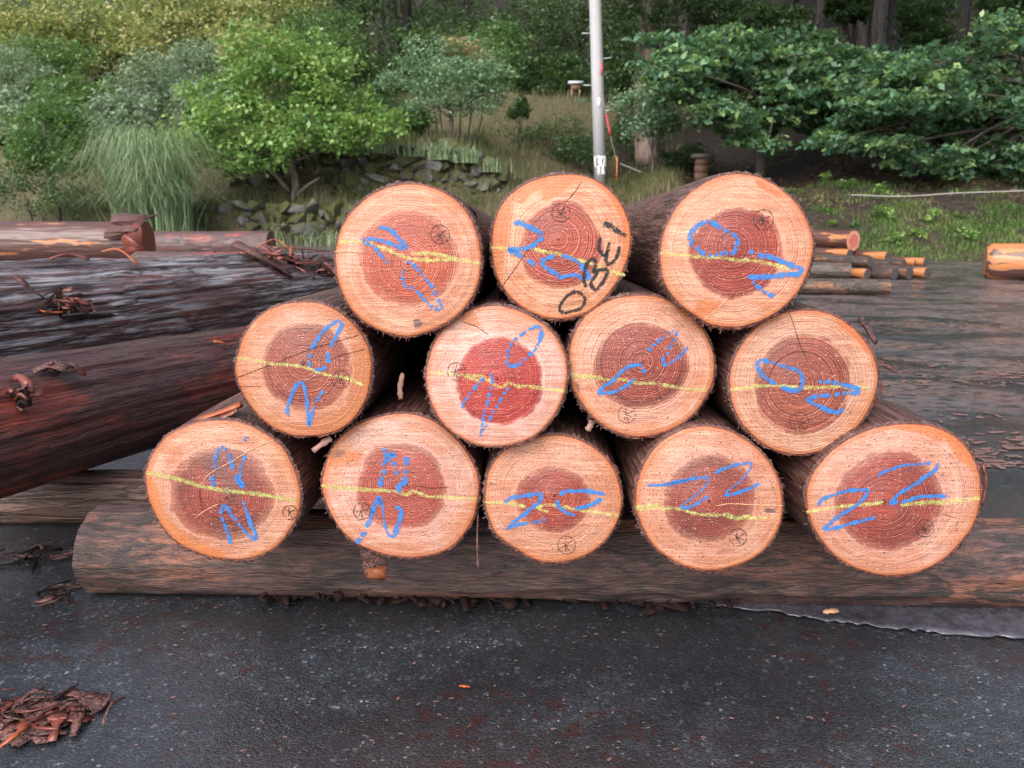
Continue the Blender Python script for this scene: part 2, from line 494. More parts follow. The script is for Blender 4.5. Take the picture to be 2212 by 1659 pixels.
def mat_stone():
    t = NT('mossy_stone')
    v = t.obj((1, 1, 1))
    rnd = t.n('ShaderNodeObjectInfo', 5)
    n = t.noise(v, 3.0, 5, .65); n2 = t.noise(v, 9, 4, .6)
    c = t.ramp(rnd, [(.0, (.055, .05, .047)), (.4, (.10, .098, .098)), (.75, (.20, .20, .205)), (1, (.09, .072, .058))])
    c = t.mix(t.smooth(n2, .3, .7, .6, 0), c, (.06, .055, .05))
    nz = t.n('ShaderNodeSeparateXYZ', 2, Vector=t.n('ShaderNodeNewGeometry', 1))
    mo = t.math('ADD', t.math('ADD', t.math('MULTIPLY', nz, .28), n), t.math('MULTIPLY', t.math('FRACT', t.math('MULTIPLY', rnd, 7.31)), .42))
    c = t.mix(t.smooth(mo, .52, .80), c, t.mix(n2, (.022, .028, .007), (.075, .08, .02)))
    return t.done(t.bsdf(c, .65, .4, t.bump(n2, .6, .05)))

def mat_debarked(name, seed=0, dark=.5):
    """orange stripped wood with dark patches of bark left on"""
    t = NT(name)
    n = t.noise(t.obj((9, 9, 1.3), loc=(seed, seed * 2, 0)), 1.0, 4, .6)
    n2 = t.noise(t.obj((60, 60, 4)), 1.0, 4, .6)
    c = t.mix(n2, (.30, .095, .028), (.42, .18, .07))
    b = t.mix(n2, (.03, .014, .012), (.11, .045, .035))
    m = t.smooth(n, dark - .02, dark + .02)
    c = t.mix(m, c, b)
    return t.done(t.bsdf(c, .38, .5, t.bump(t.math('ADD', t.math('MULTIPLY', n2, .4), m), .5, .006)))

M = {}
M['asphalt'] = mat_asphalt()
M['hill'] = mat_hill()
M['stone'] = mat_stone()
M['bark_pile'] = mat_bark('cedar_bark_pile', across=120, along=8, redamt=.3, seed=2, dark=(.025, .012, .010), mid=(.08, .033, .027), light=(.16, .085, .075), crevk=.35)
M['bark_wet'] = mat_bark('cedar_bark_wet', across=52, along=2.0, rough=.26, spec=.85, seed=3, redamt=.35, dark=(.006, .003, .003), mid=(.055, .022, .020), light=(.13, .065, .06), red=(.15, .033, .022),
                         grey=(.36, .36, .39), sheenamt=.7, bump=1.0)  # grey stands in for wet highlights on the ridges
M['bark_red'] = mat_bark('cedar_bark_red', across=230, along=6, rough=.30, spec=.85, seed=5, redamt=.7, dark=(.008, .0035, .0035), mid=(.055, .019, .017), light=(.135, .055, .05), red=(.22, .040, .024), crevk=.5)
M['bark_bed'] = mat_bark('weathered_bed_wood', bsc=(30, 9), across=170, along=24, rough=.5, seed=8, spec=.6, dark=(.008, .005, .005), mid=(.042, .019, .0175), light=(.135, .068, .058), red=(.20, .074, .042), redamt=.55, bump=1.0, blotch=.88, crevk=.0)
M['bark_bed2'] = mat_bark('old_bed_wood', across=140, along=6, rough=.45, seed=11, dark=(.014, .008, .008), mid=(.07, .036, .028), light=(.17, .10, .08), red=(.22, .11, .07), redamt=.25)
M['bark_grey'] = mat_bark('old_grey_bark', across=60, along=8, rough=.5, seed=14, mid=(.05, .036, .03), light=(.12, .088, .072), red=(.26, .10, .04), redamt=.45, blotch=.4)
M['trunk'] = mat_bark('tree_bark', across=22, along=2, rough=.75, spec=.2, seed=4, dark=(.03, .024, .02), mid=(.075, .062, .052), light=(.13, .11, .095), redamt=0)
M['trunk_dark'] = mat_bark('forest_bark', across=18, along=1.5, rough=.8, spec=.15, seed=6, dark=(.012, .010, .010), mid=(.034, .030, .029), light=(.066, .060, .058), redamt=0)
M['shaggy'] = mat_bark('shaggy_bark', across=26, along=1.0, rough=.8, spec=.15, seed=9, dark=(.05, .035, .03), mid=(.17, .12, .10), light=(.30, .23, .20), redamt=0, bump=1.0)
M['shred'] = mat_bark('bark_shreds', across=120, along=120, rough=.4, seed=12, dark=(.03, .012, .010), mid=(.085, .032, .027), light=(.17, .075, .065), redamt=.3)
M['shred_orange'] = mat_plain('fresh_inner_bark', (.26, .066, .022), .45, .4, .4, 60)
M['shred_pale'] = mat_plain('pale_splinter', (.27, .15, .125), .5, .4, .25, 60)
M['shred_red'] = mat_plain('red_bark', (.13, .03, .02), .4, .5, .45, 80)
M['shred_dark'] = mat_plain('dark_wet_bark', (.014, .007, .006), .7, .12, .5, 90)
M['pale_ridge'] = mat_plain('torn_wood', (.46, .25, .14), .6, .3, .25, 300)
M['crack'] = mat_plain('crack_shadow', (.05, .022, .015), .8, .1, .3, 200)
M['blue'] = mat_crayon('blue_crayon', (.022, .15, .42), .36, soft=.12, amax=.9)
M['yellow'] = mat_crayon('yellow_chalk', (.50, .54, .17), .42, soft=.14, amax=.62)
M['black'] = mat_crayon('black_crayon', (.010, .010, .012), .36)
M['stamp'] = mat_crayon('stamp_ink', (.022, .013, .012), .36)
M['lavender'] = mat_bark('wet_bark_sheet', across=30, along=30, rough=.24, spec=.8, seed=21, dark=(.026, .023, .030), mid=(.045, .042, .054), light=(.07, .067, .085), redamt=0, crevk=.0, bump=.25)
M['end_grey'] = mat_plain('weathered_end', (.055, .045, .045), .7, .3, .35, 40)
M['end_small'] = mat_plain('cut_end', (.30, .14, .07), .35, .5, .2, 30)
M['pole'] = mat_plain('pole_concrete', (.36, .355, .375), .75, .3, .12, 12, .2)
M['white'] = mat_plain('white_paint', (.82, .83, .85), .5, .3, .04)
M['metal'] = mat_plain('galvanised_steel', (.45, .47, .48), .45, .5, .15)
M['red_plastic'] = mat_plain('red_plastic_sleeve', (.42, .03, .05), .45, .5, .1)
M['wire'] = mat_plain('guy_cable', (.16, .14, .12), .6, .4, .2)
M['orange'] = mat_plain('orange_paint', (.40, .13, .03), .5, .4, .1)
M['rope'] = mat_plain('pale_rope', (.27, .26, .24), .8, .2, .25, 60)
M['wood_box'] = mat_plain('weathered_box_wood', (.20, .12, .085), .7, .3, .35, 15)
M['lid'] = mat_plain('grey_lid', (.40, .45, .50), .5, .4, .15)
M['timber'] = mat_plain('grey_timber', (.16, .14, .14), .7, .3, .35, 10)
M['grass'] = mat_leaf('grass_blades', [(.035, .052, .018), (.065, .078, .028), (.12, .105, .055), (.18, .145, .088)], .6, .25, .25)
M['pampas'] = mat_leaf('pampas_blades', [(.07, .12, .055), (.13, .21, .10), (.22, .30, .17), (.34, .40, .26)], .5, .3, .3)
M['leaf_bright'] = mat_leaf('leaf_bright', [(.05, .12, .03), (.10, .21, .05), (.16, .28, .075), (.27, .36, .10)], .38)
M['leaf_mid'] = mat_leaf('leaf_mid', [(.028, .07, .026), (.05, .115, .036), (.08, .16, .05), (.13, .195, .07)], .4)
M['leaf_yellow'] = mat_leaf('leaf_yellowing', [(.10, .135, .055), (.19, .225, .08), (.29, .295, .105), (.38, .33, .13)], .5)
M['leaf_blue'] = mat_leaf('leaf_bluegreen', [(.055, .115, .068), (.105, .20, .115), (.165, .265, .16), (.23, .33, .205)], .45)
M['leaf_grey'] = mat_leaf('leaf_greygreen', [(.075, .125, .08), (.14, .20, .13), (.20, .26, .18), (.26, .32, .23)], .5)
M['leaf_dark'] = mat_leaf('leaf_dark', [(.012, .03, .014), (.022, .05, .020), (.036, .075, .027), (.062, .105, .037)], .45, .25)
M['leaf_maple'] = mat_leaf('leaf_maple', [(.026, .065, .040), (.055, .13, .075), (.11, .21, .12), (.20, .31, .11)], .35, .3)
M['leaf_cedar'] = mat_leaf('cedar_sprays', [(.013, .032, .014), (.025, .055, .020), (.045, .085, .029), (.072, .115, .042)], .6, .2, .2)
M['leaf_autumn'] = mat_leaf('leaf_autumn', [(.16, .16, .08), (.26, .21, .10), (.36, .22, .11), (.40, .27, .14)], .5)

# ------------------------------------------------------------------ the setting: yard and hillside
PROFILES = [
    (-1.2, [(0, -.03), (13.4, -.03), (14.0, .5), (15, .8), (15.3, 1.5), (18, 1.9), (26, 4.1), (27, 4.3), (40, 10), (70, 26)]),
    (-.2,  [(0, -.03), (13.7, -.03), (14.0, .58), (14.95, .8), (15.25, 1.62), (18, 1.95), (24, 3.5), (26, 4.2), (40, 10), (70, 26)]),
    (-.06, [(0, -.03), (11.5, -.03), (13, .30), (14.9, .85), (15.2, 1.45), (18, 2.0), (20.6, 2.4), (21.2, 3.2), (26, 4.3), (40, 10), (70, 26)]),
    (.025, [(0, -.03), (10.3, -.03), (13, .50), (16, 1.0), (19.5, 1.75), (20.8, 2.1), (21.3, 3.25), (25, 3.6), (40, 9.5), (70, 26)]),
    (.11,  [(0, -.03), (10.0, -.03), (13, .42), (16, .74), (18.5, .98), (20.6, 1.4), (21.1, 3.1), (25, 3.7), (40, 9.5), (70, 26)]),
    (.175, [(0, -.03), (9.7, -.03), (11.3, .60), (13.5, .95), (15.0, 1.0), (17, 1.1), (20, 2.2), (25, 4.0), (40, 10.5), (70, 27)]),
    (.21,  [(0, -.03), (9.6, -.03), (11.3, .60), (13.5, .70), (16, 1.15), (20, 2.4), (25, 4.4), (40, 11), (70, 28)]),
    (.42,  [(0, -.03), (9.5, -.03), (11.2, .76), (13, 1.0), (16, 1.65), (25, 5.0), (40, 11.5), (70, 29)]),
    (1.2,  [(0, -.03), (9.3, -.03), (11.0, .80), (13, 1.05), (16, 1.8), (25, 5.2), (40, 12), (70, 29)]),
]
def hz(x, y):
    x = np.asarray(x, float); y = np.asarray(y, float)
    u = x / np.maximum(y, 1.0)
    us = np.array([p[0] for p in PROFILES])
    zs = np.stack([np.interp(y, [q[0] for q in p[1]], [q[1] for q in p[1]]) for p in PROFILES])
    k = np.clip(np.searchsorted(us, u) - 1, 0, len(us) - 2)
    f = np.clip((u - us[k]) / (us[k + 1] - us[k]), 0, 1); f = f * f * (3 - 2 * f)
    z0 = np.take_along_axis(zs, k[None], 0)[0]; z1 = np.take_along_axis(zs, k[None] + 1, 0)[0]
    z = z0 * (1 - f) + z1 * f
    bumpy = np.clip((z + .02) * 4, 0, 1)
    return z + bumpy * ((fbm(x * .9, y * .9) - .47) * .35 + (fbm(x * 4, y * 4, 3) - .44) * .12)
def hzs(x, y):
    return float(hz(np.array([x]), np.array([y]))[0])
def ground_hit(px, py, y0=9.0, y1=45.0):
    d = ray(px, py)
    ys = np.linspace(y0, y1, 900)
    P = CAM[None] + d[None] * (ys / d[1])[:, None]
    h = hz(P[:, 0], P[:, 1])
    w = np.where(P[:, 2] < h)[0]
    return P[w[0]] if len(w) else P[-1]

def build_hill():
    ys = np.concatenate([[-1], np.arange(8.5, 22, .11), np.arange(22, 30, .3), np.arange(30, 71, 1.5), [90]])
    us = np.linspace(-1.5, 1.5, 420)
    Y, U = np.meshgrid(ys, us, indexing='ij')
    X = U * (np.maximum(Y, 0) + 3.0)
    X = U * np.maximum(Y, 20) * (1.0)
    Z = hz(X, Y)
    Z[0, :] = -.03
    Z[-1, :] = 36
    V = np.stack([X, Y, Z], -1).reshape(-1, 3)
    u = (X / np.maximum(Y, 1)).ravel(); y = Y.ravel()
    g = np.where(u < .12, .75, np.where(y < 12.6, .35, .0))
    g = np.where((u > .12) & (u < .2) & (y < 16.5), .9, g)
    g = np.where(y > 24, .1, g)
    o = mesh_obj('hillside', V, grid_faces(len(us), len(ys), False), M['hill'], smooth=True, attrs={'green': g}, kind='structure')
build_hill()

def build_yard():
    # one wet asphalt sheet with an uneven far edge
    xs = np.linspace(-60, 60, 241)
    yf = 9.9 + np.where(xs < -.5, np.clip((-.5 - xs) * 1.6, 0, 3.9), 0) + (fbm(xs * 1.3, xs * 0 + 3.3) - .5) * .5
    rows = [-40, -6, -1, 0, 1, 2, 3, 4, 6, 8]
    V = [np.stack([xs, np.full_like(xs, r), np.zeros_like(xs)], -1) for r in rows]
    V.append(np.stack([xs, yf, np.zeros_like(xs)], -1))
    mesh_obj('asphalt_yard', np.concatenate(V), grid_faces(len(xs), len(V), False), M['asphalt'], kind='structure')
build_yard()

# ------------------------------------------------------------------ logs of the pile
# picture coordinates: each log was measured in its own enlarged view (origin o and zoom s in 3648 px space)
K = 3648.0 / 2212.0
PILE = [
 dict(id='T1', o=(1100, 580), s=2.4578, label='leftmost log of the top row, dashed blue strokes across its pale ringed end',
  out=[(900,180),(1100,220),(1270,310),(1400,450),(1480,640),(1512,830),(1490,1040),(1420,1200),(1300,1340),(1120,1450),(900,1520),(740,1505),(560,1440),(400,1320),(290,1140),(240,960),(232,780),(265,620),(320,500),(420,380),(560,270),(720,205)],
  pith=(870,880), heart=(870,835,435,415), w=32,
  blue=[[(600,565),(680,575),(750,620),(800,680),(850,735),(815,745),(700,700),(580,668),(470,668)]],
  dash=[[(470,690),(540,720),(590,755),(640,820),(700,880)],[(860,860),(930,905),(1010,1000),(1080,1090),(1120,1170),(1160,1250),(1160,1290),(1080,1260),(1000,1180),(930,1110),(850,1080),(825,1020),(825,960),(840,910)]],
  yellow=[[(260,690),(480,695),(640,745),(850,825),(1020,850),(1300,850),(1512,885)],[(900,790),(1100,800),(1300,840)]],
  stamp=(1150,625,82,15), pale=[[(232,782),(350,775),(480,792)]], crack=[],
  stain=[], smut=[[(900,1370),(1000,1370),(1010,1440),(930,1460)]],
  mk=dict(sap=(.86,.50,.30), sap2=(.76,.37,.20), heart=(.46,.17,.10), heart2=(.34,.10,.06), sawang=.1, speck=.1, soft=.09)),
 dict(id='T2', o=(1700, 580), s=2.765, label='middle log of the top row with large black digits on its cut end',
  out=[(930,112),(1080,135),(1220,200),(1340,300),(1440,440),(1500,590),(1518,740),(1500,900),(1440,1070),(1340,1240),(1220,1380),(1080,1480),(900,1535),(730,1540),(560,1495),(400,1400),(270,1260),(190,1120),(150,960),(140,780),(165,600),(230,430),(340,300),(500,195),(700,130)],
  pith=(800,755), heart=(830,815,405,420), w=38,
  blue=[[(360,600),(420,590),(500,625),(570,660),(625,690),(600,715)],[(655,735),(600,765),(530,825),(400,850),(300,850)],[(300,860),(380,890),(450,930)],[(490,960),(540,980),(560,1020)],
        [(760,925),(690,935),(640,965),(650,1010),(720,1060),(790,1100),(800,1130),(870,1115),(960,1105),(1040,1130),(1105,1112),(1050,1040),(990,980),(900,930),(830,915)]],
  dash=[], yellow=[[(130,830),(300,840),(500,840),(640,870),(760,890),(950,940),(1150,1000),(1300,1060),(1460,1110)]],
  black=[[(1245,590),(1310,625),(1390,675),(1465,720)],[(1215,735),(1195,830),(1240,910),(1280,870),(1305,780)],[(1280,870),(1268,970),(1310,990),(1370,930),(1402,820)],
         [(1070,1220),(1050,1150),(1075,1010),(1110,955),(1155,955),(1165,1010),(1140,1080),(1180,1060),(1270,1050),(1280,1090),(1215,1200),(1160,1250),(1120,1190),(1150,1130),(1190,1075)],
         [(1040,1295),(1062,1350),(1020,1430),(930,1460),(840,1470),(808,1430),(850,1350),(910,1290),(970,1270),(1040,1295)]],
  stamp=(825,490,90,-10), pale=[[(345,310),(335,500),(322,640),(295,850),(262,1190)]], crack=[[(1030,180),(960,290),(870,390)],[(640,680),(520,830),(380,1030),(240,1230)]],
  stain=[[(340,300),(330,640),(290,850),(255,1200),(130,1000),(120,600),(300,240)],[(330,300),(700,110),(1000,110),(960,190),(800,330),(640,400),(660,260),(560,270),(420,420)],[(1100,140),(1400,330),(1520,600),(1520,900),(1420,1120),(1440,800),(1420,560),(1300,330)]], smut=[],
  mk=dict(sap=(.86,.50,.28), sap2=(.74,.35,.17), heart=(.40,.14,.095), heart2=(.26,.07,.05), stain=(.58,.20,.07), sawang=.9, speck=.15)),
 dict(id='T3', o=(2250, 580), s=2.6757, label='rightmost log of the top row with a blue loop over its dark red heartwood',
  out=[(1080,105),(1250,145),(1430,250),(1580,390),(1680,560),(1735,740),(1725,900),(1670,1080),(1590,1230),(1450,1380),(1280,1490),(1080,1560),(900,1570),(740,1540),(640,1480),(520,1400),(400,1290),(310,1140),(275,980),(275,840),(300,680),(380,500),(480,360),(620,240),(780,150),(930,110)],
  pith=(960,800), heart=(990,860,448,425), w=42,
  blue=[[(735,550),(660,580),(580,650),(550,720),(575,760),(550,790)],[(735,560),(800,590),(860,630)],[(1130,830),(1150,870)],[(1200,880),(1330,900),(1430,940),(1530,980),(1610,1010),(1590,1060),(1500,1065),(1350,1080),(1220,1090),(1100,1085)]],
  dash=[[(610,800),(660,850),(740,880),(800,880),(880,860),(960,860),(990,800),(1015,740),(980,690),(930,660),(880,640)],[(1150,1130),(1210,1190),(1280,1240),(1370,1275)]],
  yellow=[[(270,860),(520,880),(700,900),(850,900),(1000,930),(1130,930),(1300,960),(1500,1010)]],
  stamp=(1255,540,95,20), pale=[[(900,1310),(800,1410),(690,1500)]], crack=[[(985,1265),(930,1300)]],
  stain=[[(560,1430),(640,1320),(900,1310),(700,1500)],[(1180,140),(1500,330),(1400,350),(1180,220)]], smut=[],
  mk=dict(sap=(.86,.51,.30), sap2=(.78,.40,.215), heart=(.36,.105,.075), heart2=(.23,.055,.042), sawang=1.2, speck=.1, soft=.03, ringk=1.15)),
 dict(id='M1', o=(780, 1020), s=2.7657, label='leftmost log of the middle row, long dark crack across its end and a blue loop',
  out=[(820,155),(980,165),(1130,220),(1270,320),(1390,450),(1470,600),(1505,760),(1490,950),(1450,1110),(1360,1270),(1230,1390),(1060,1460),(860,1480),(720,1470),(560,1410),(420,1310),(300,1170),(220,1030),(170,900),(160,780),(190,650),(240,500),(330,360),(450,255),(620,180)],
  pith=(830,755), heart=(850,800,435,440), w=32,
  blue=[[(905,620),(940,570),(1020,450),(1110,370),(1180,345),(1207,380),(1170,460),(1130,540),(1100,600)],[(1085,650),(1070,730),(1105,740)],[(1060,790),(1020,815),(970,820),(945,800)],[(700,1275),(675,1250),(680,1180),(720,1070),(760,980),(800,950),(835,965),(850,1040),(865,1130),(875,1220),(885,1370),(910,1300),(930,1220),(945,1180)]],
  dash=[[(910,660),(885,710),(890,760),(905,795)],[(950,1150),(1000,1060),(1035,1025)]],
  yellow=[[(175,700),(400,735),(550,765),(700,775),(850,800),(950,830),(1000,850),(1100,880),(1250,900),(1420,970)]],
  stamp=(1200,915,87,5), pale=[], crack=[[(165,905),(520,770),(900,620),(1130,555),(1380,480)],[(195,985),(420,990)],[(1060,740),(1240,670),(1440,620)]],
  stain=[[(450,250),(820,150),(1130,220),(1390,450),(1300,560),(1250,420),(1100,250),(950,230),(640,220),(480,320),(300,500),(230,680),(170,680)],[(1300,560),(1480,560),(1490,950),(1360,1270),(1060,1460),(500,1370),(620,1330),(1000,1350),(1280,1150)]], smut=[],
  mk=dict(sap=(.74,.41,.235), sap2=(.64,.30,.15), heart=(.31,.135,.092), heart2=(.21,.075,.052), stain=(.45,.175,.075), sawang=-.4, speck=.15, nr=46)),
 dict(id='M2', o=(1480, 1030), s=2.765, label='second log of the middle row with deep red heartwood and dashed blue strokes',
  out=[(760,160),(900,175),(1060,225),(1200,300),(1330,400),(1430,540),(1490,700),(1500,870),(1460,1060),(1380,1230),(1260,1380),(1120,1480),(940,1540),(780,1555),(620,1540),(450,1470),(310,1370),(200,1230),(130,1050),(100,880),(120,720),(170,560),(260,400),(380,290),(540,200)],
  pith=(800,880), heart=(830,905,418,442), w=30,
  blue=[[(1240,375),(1180,370),(1110,400)],[(1245,390),(1240,450),(1215,530)],[(905,600),(910,640)],[(890,700),(920,750),(980,755),(1050,725)]],
  dash=[[(1090,415),(1040,450),(980,500),(930,570),(905,630),(920,680)],[(1215,530),(1180,590),(1110,660),(1050,710)],[(740,830),(760,900),(745,960),(730,1030),(715,1100),(690,1190),(665,1290),(650,1380),(640,1450)],[(920,970),(870,1030),(830,1110),(770,1210),(720,1300),(680,1370),(640,1400)],[(670,870),(600,950),(540,1030),(475,1120),(450,1210)]],
  yellow=[[(140,820),(330,835),(500,850),(640,860),(700,880),(780,940),(860,965),(920,920),(1010,960),(1100,955),(1300,985),(1470,1010)],[(480,865),(560,880),(650,920)]],
  stamp=(403,808,87,30), pale=[], crack=[[(440,310),(600,370),(720,450)]],
  stain=[[(420,290),(560,215),(650,330),(720,440),(560,360)]], smut=[],
  mk=dict(sap=(.84,.56,.42), sap2=(.78,.44,.29), heart=(.37,.075,.065), heart2=(.28,.048,.045), sawang=.2, speck=.12, soft=.025, ringk=.6, nr=44)),
 dict(id='M3', o=(2000, 1020), s=2.86, label='third log of the middle row, close dark rings and two separate blue strokes',
  out=[(830,90),(1000,110),(1170,180),(1320,290),(1440,430),(1520,590),(1560,760),(1550,960),(1490,1100),(1390,1260),(1250,1390),(1080,1480),(880,1530),(700,1530),(540,1480),(400,1400),(280,1290),(180,1150),(100,1000),(70,830),(80,650),(130,480),(220,330),(350,220),(500,140),(660,100)],
  pith=(820,770), heart=(820,810,470,470), w=34,
  blue=[[(865,635),(925,655)],[(830,880),(850,860),(815,855)],[(830,820),(790,800),(680,820),(600,880),(520,960),(430,1020),(385,1085),(480,1085),(560,1065),(640,1025),(700,985)]],
  dash=[[(920,610),(1000,550),(1080,480),(1120,450),(1170,465),(1160,520),(1130,580),(1100,630),(1070,700),(1030,745),(1060,800),(1130,765),(1200,710),(1260,655),(1285,610)],[(690,990),(745,940)]],
  yellow=[[(85,930),(300,930),(500,950),(640,950),(780,985),(940,990),(1080,1010),(1250,1040),(1480,1060)],[(90,900),(400,925)]],
  stamp=(665,1300,88,25), pale=[], crack=[[(960,1020),(1030,1170)]],
  stain=[[(1150,170),(1320,290),(1300,420),(1180,280)]], smut=[[(100,970),(180,980),(200,1100),(150,1110)]],
  mk=dict(sap=(.82,.48,.30), sap2=(.74,.37,.21), heart=(.33,.12,.085), heart2=(.20,.055,.045), sawang=1.5, speck=.35, nr=38, ringk=1.2, soft=.06)),
 dict(id='M4', o=(2550, 1070), s=2.7657, label='rightmost log of the middle row, split running down from the top of its end',
  out=[(850,97),(1020,105),(1180,155),(1330,250),(1460,380),(1550,530),(1598,690),(1595,840),(1550,1000),(1470,1150),(1360,1290),(1220,1400),(1060,1480),(860,1520),(680,1505),(520,1450),(380,1350),(260,1220),(180,1070),(140,920),(135,760),(170,600),(250,440),(350,310),(480,200),(660,120)],
  pith=(830,830), heart=(850,835,480,510), w=38,
  blue=[[(530,600),(440,595),(405,640),(440,710),(510,780),(590,820)],[(640,855),(680,870),(760,890),(830,870),(855,800),(840,730),(820,695)],[(1220,820),(1330,850),(1400,870),(1380,910),(1300,908)],[(1010,940),(915,970),(920,990),(1000,1035),(1100,1080),(1190,1100),(1260,1070)]],
  dash=[[(820,690),(740,670),(640,640),(540,605)],[(1010,800),(1100,800),(1220,820)],[(1290,910),(1150,930),(1010,940)]],
  yellow=[[(135,880),(300,860),(450,840),(600,840),(750,850),(950,860),(1200,850),(1520,860)]],
  stamp=(820,1195,92,0), pale=[], crack=[[(715,110),(760,220),(820,410),(860,500),(900,600)]],
  stain=[[(1150,150),(1330,250),(1460,380),(1550,530),(1500,560),(1380,400),(1220,290)]], smut=[],
  mk=dict(sap=(.72,.45,.27), sap2=(.66,.36,.20), heart=(.31,.135,.092), heart2=(.20,.07,.052), sawang=.6, speck=.4, nr=40, ringk=1.15, soft=.05)),
 dict(id='B1', o=(480, 1420), s=2.593, label='leftmost log of the bottom row, squarish end with two blue zigzags',
  out=[(850,200),(1000,225),(1150,290),(1290,380),(1390,480),(1450,600),(1500,720),(1530,850),(1530,960),(1510,1080),(1450,1190),(1350,1330),(1230,1420),(1060,1480),(880,1490),(700,1465),(540,1410),(390,1330),(270,1210),(180,1060),(120,900),(95,720),(120,600),(180,480),(290,350),(430,270),(600,215)],
  pith=(850,920), heart=(810,880,490,445), w=32,
  blue=[[(750,805),(720,775),(720,715)],[(870,510),(890,570),(910,650)],[(940,700),(940,750),(990,810),(1000,785),(970,750),(975,690)],[(1005,390),(1045,350)],[(890,1340),(860,1240),(830,1150)],[(800,1010),(840,990),(890,1060)],[(1060,1270),(1120,1300),(1110,1230),(1070,1150),(1040,1060)]],
  dash=[[(740,640),(745,560),(770,490),(800,450),(840,460),(870,510)],[(970,690),(990,610),(1025,520)],[(820,1140),(800,1070),(800,1000)],[(890,1060),(940,1130),(1000,1210),(1060,1270)],[(1040,1060),(1020,1000),(1000,940)]],
  yellow=[[(105,685),(300,720),(500,770),(620,810),(850,850),(1050,870),(1300,905),(1490,940)],[(105,685),(300,722),(500,772),(620,812),(850,852),(1050,872),(1300,907),(1490,942)]],
  stamp=(1435,1050,66,15), pale=[[(1290,380),(1080,470),(900,580),(700,690),(610,800)],[(560,1100),(660,1030),(770,975)]], crack=[[(610,800),(600,880),(612,960),(625,1040)]],
  stain=[[(100,700),(180,740),(300,1100),(560,1330),(900,1440),(700,1465),(390,1330),(180,1060)]], smut=[],
  mk=dict(sap=(.80,.47,.28), sap2=(.72,.36,.18), heart=(.27,.085,.062), heart2=(.17,.045,.038), stain=(.60,.22,.07), sawang=.2, speck=.45, nr=52, darkpatch=.75, soft=.12)),
 dict(id='B2', o=(1120, 1430), s=2.592, label='second log of the bottom row, torn pale ridge and two blue N-like marks',
  out=[(750,112),(920,120),(1080,170),(1230,270),(1360,400),(1450,540),(1510,680),(1520,830),(1490,1010),(1440,1140),(1340,1280),(1210,1380),(1040,1430),(880,1445),(720,1430),(560,1390),(400,1320),(270,1220),(170,1080),(100,920),(65,780),(85,640),(130,500),(200,370),(330,250),(490,170)],
  pith=(850,770), heart=(800,790,430,420), w=40,
  blue=[[(610,790),(620,690)],[(640,670),(650,630)],[(645,600),(655,550),(700,530)],[(640,500),(740,500),(690,470)],[(660,455),(625,430)],[(715,555),(760,590)],[(740,655),(775,655)],[(850,510),(850,590)],[(840,630),(840,665)],[(780,840),(785,770),(830,750),(840,690)],[(530,1030),(590,890),(625,950)],[(380,1300),(440,1270)],[(425,1240),(485,1210)],[(475,1160),(510,1100),(545,1010)],[(700,1250),(740,1220),(780,1130),(800,1040),(790,990),(745,975)]],
  blue_thin=[[(590,890),(630,970),(640,1060),(660,1180),(700,1250)]],
  dash=[], yellow=[[(65,775),(300,800),(500,815),(720,825),(860,860),(920,830),(1060,880),(1200,880),(1500,905)],[(65,779),(300,804),(500,819),(720,829)]],
  stamp=(440,1010,78,35), pale=[[(150,440),(400,445),(600,430),(750,445),(930,480)]], crack=[[(940,780),(1080,800),(1240,790)]],
  stain=[[(130,460),(400,460),(560,480),(420,560),(130,580)]], smut=[[(110,440),(330,450),(250,510),(120,535)]],
  mk=dict(sap=(.82,.52,.36), sap2=(.74,.40,.24), heart=(.37,.13,.095), heart2=(.25,.066,.055), sawang=.1, speck=.55, nr=54, soft=.07)),
 dict(id='B3', o=(1700, 1480), s=2.765, label='smallest log of the bottom row, third from the left, blue digits reading 20',
  out=[(800,195),(950,220),(1110,290),(1250,400),(1350,530),(1410,700),(1430,850),(1400,1010),(1330,1150),(1220,1280),(1070,1380),(880,1440),(700,1450),(560,1420),(420,1340),(280,1250),(170,1150),(110,1010),(75,870),(80,720),(110,560),(190,420),(310,310),(460,240),(620,205)],
  pith=(760,790), heart=(735,830,375,350), w=34,
  blue=[[(265,855),(330,810),(430,795),(540,780),(630,775),(610,850),(550,900),(480,960),(410,1010),(350,1060),(290,1110),(400,1080),(480,1058)],[(960,985),(900,965),(840,930),(800,890),(795,830)],[(810,780),(870,745),(960,745),(1050,740),(1150,755),(1260,775)],[(1230,820),(1140,870),(1050,900),(960,920)]],
  dash=[[(480,1060),(590,1045),(680,1020)]],
  yellow=[[(75,855),(250,860),(400,880),(480,900)],[(550,910),(700,880),(800,890),(1000,930),(1150,950),(1390,985)],[(600,920),(700,950)]],
  stamp=(880,1275,88,10), pale=[[(500,520),(620,570)],[(1060,1060),(1200,1080),(1350,1070)]], crack=[],
  stain=[], smut=[[(110,640),(190,650),(170,700),(110,680)]],
  mk=dict(sap=(.74,.42,.25), sap2=(.66,.33,.18), heart=(.35,.115,.08), heart2=(.22,.055,.045), sawang=.2, speck=.6, nr=50, soft=.09)),
 dict(id='B4', o=(2220, 1480), s=2.7656, label='fourth log of the bottom row, thin blue digits 22 above the yellow line',
  out=[(850,105),(1020,140),(1180,220),(1330,330),(1450,470),(1530,620),(1570,780),(1575,930),(1550,1080),(1480,1220),(1370,1350),(1230,1440),(1060,1500),(900,1530),(720,1520),(560,1470),(420,1390),(300,1290),(210,1150),(150,1010),(120,860),(130,700),(180,530),(270,370),(400,240),(560,150),(710,110)],
  pith=(850,850), heart=(840,825,455,455), w=28,
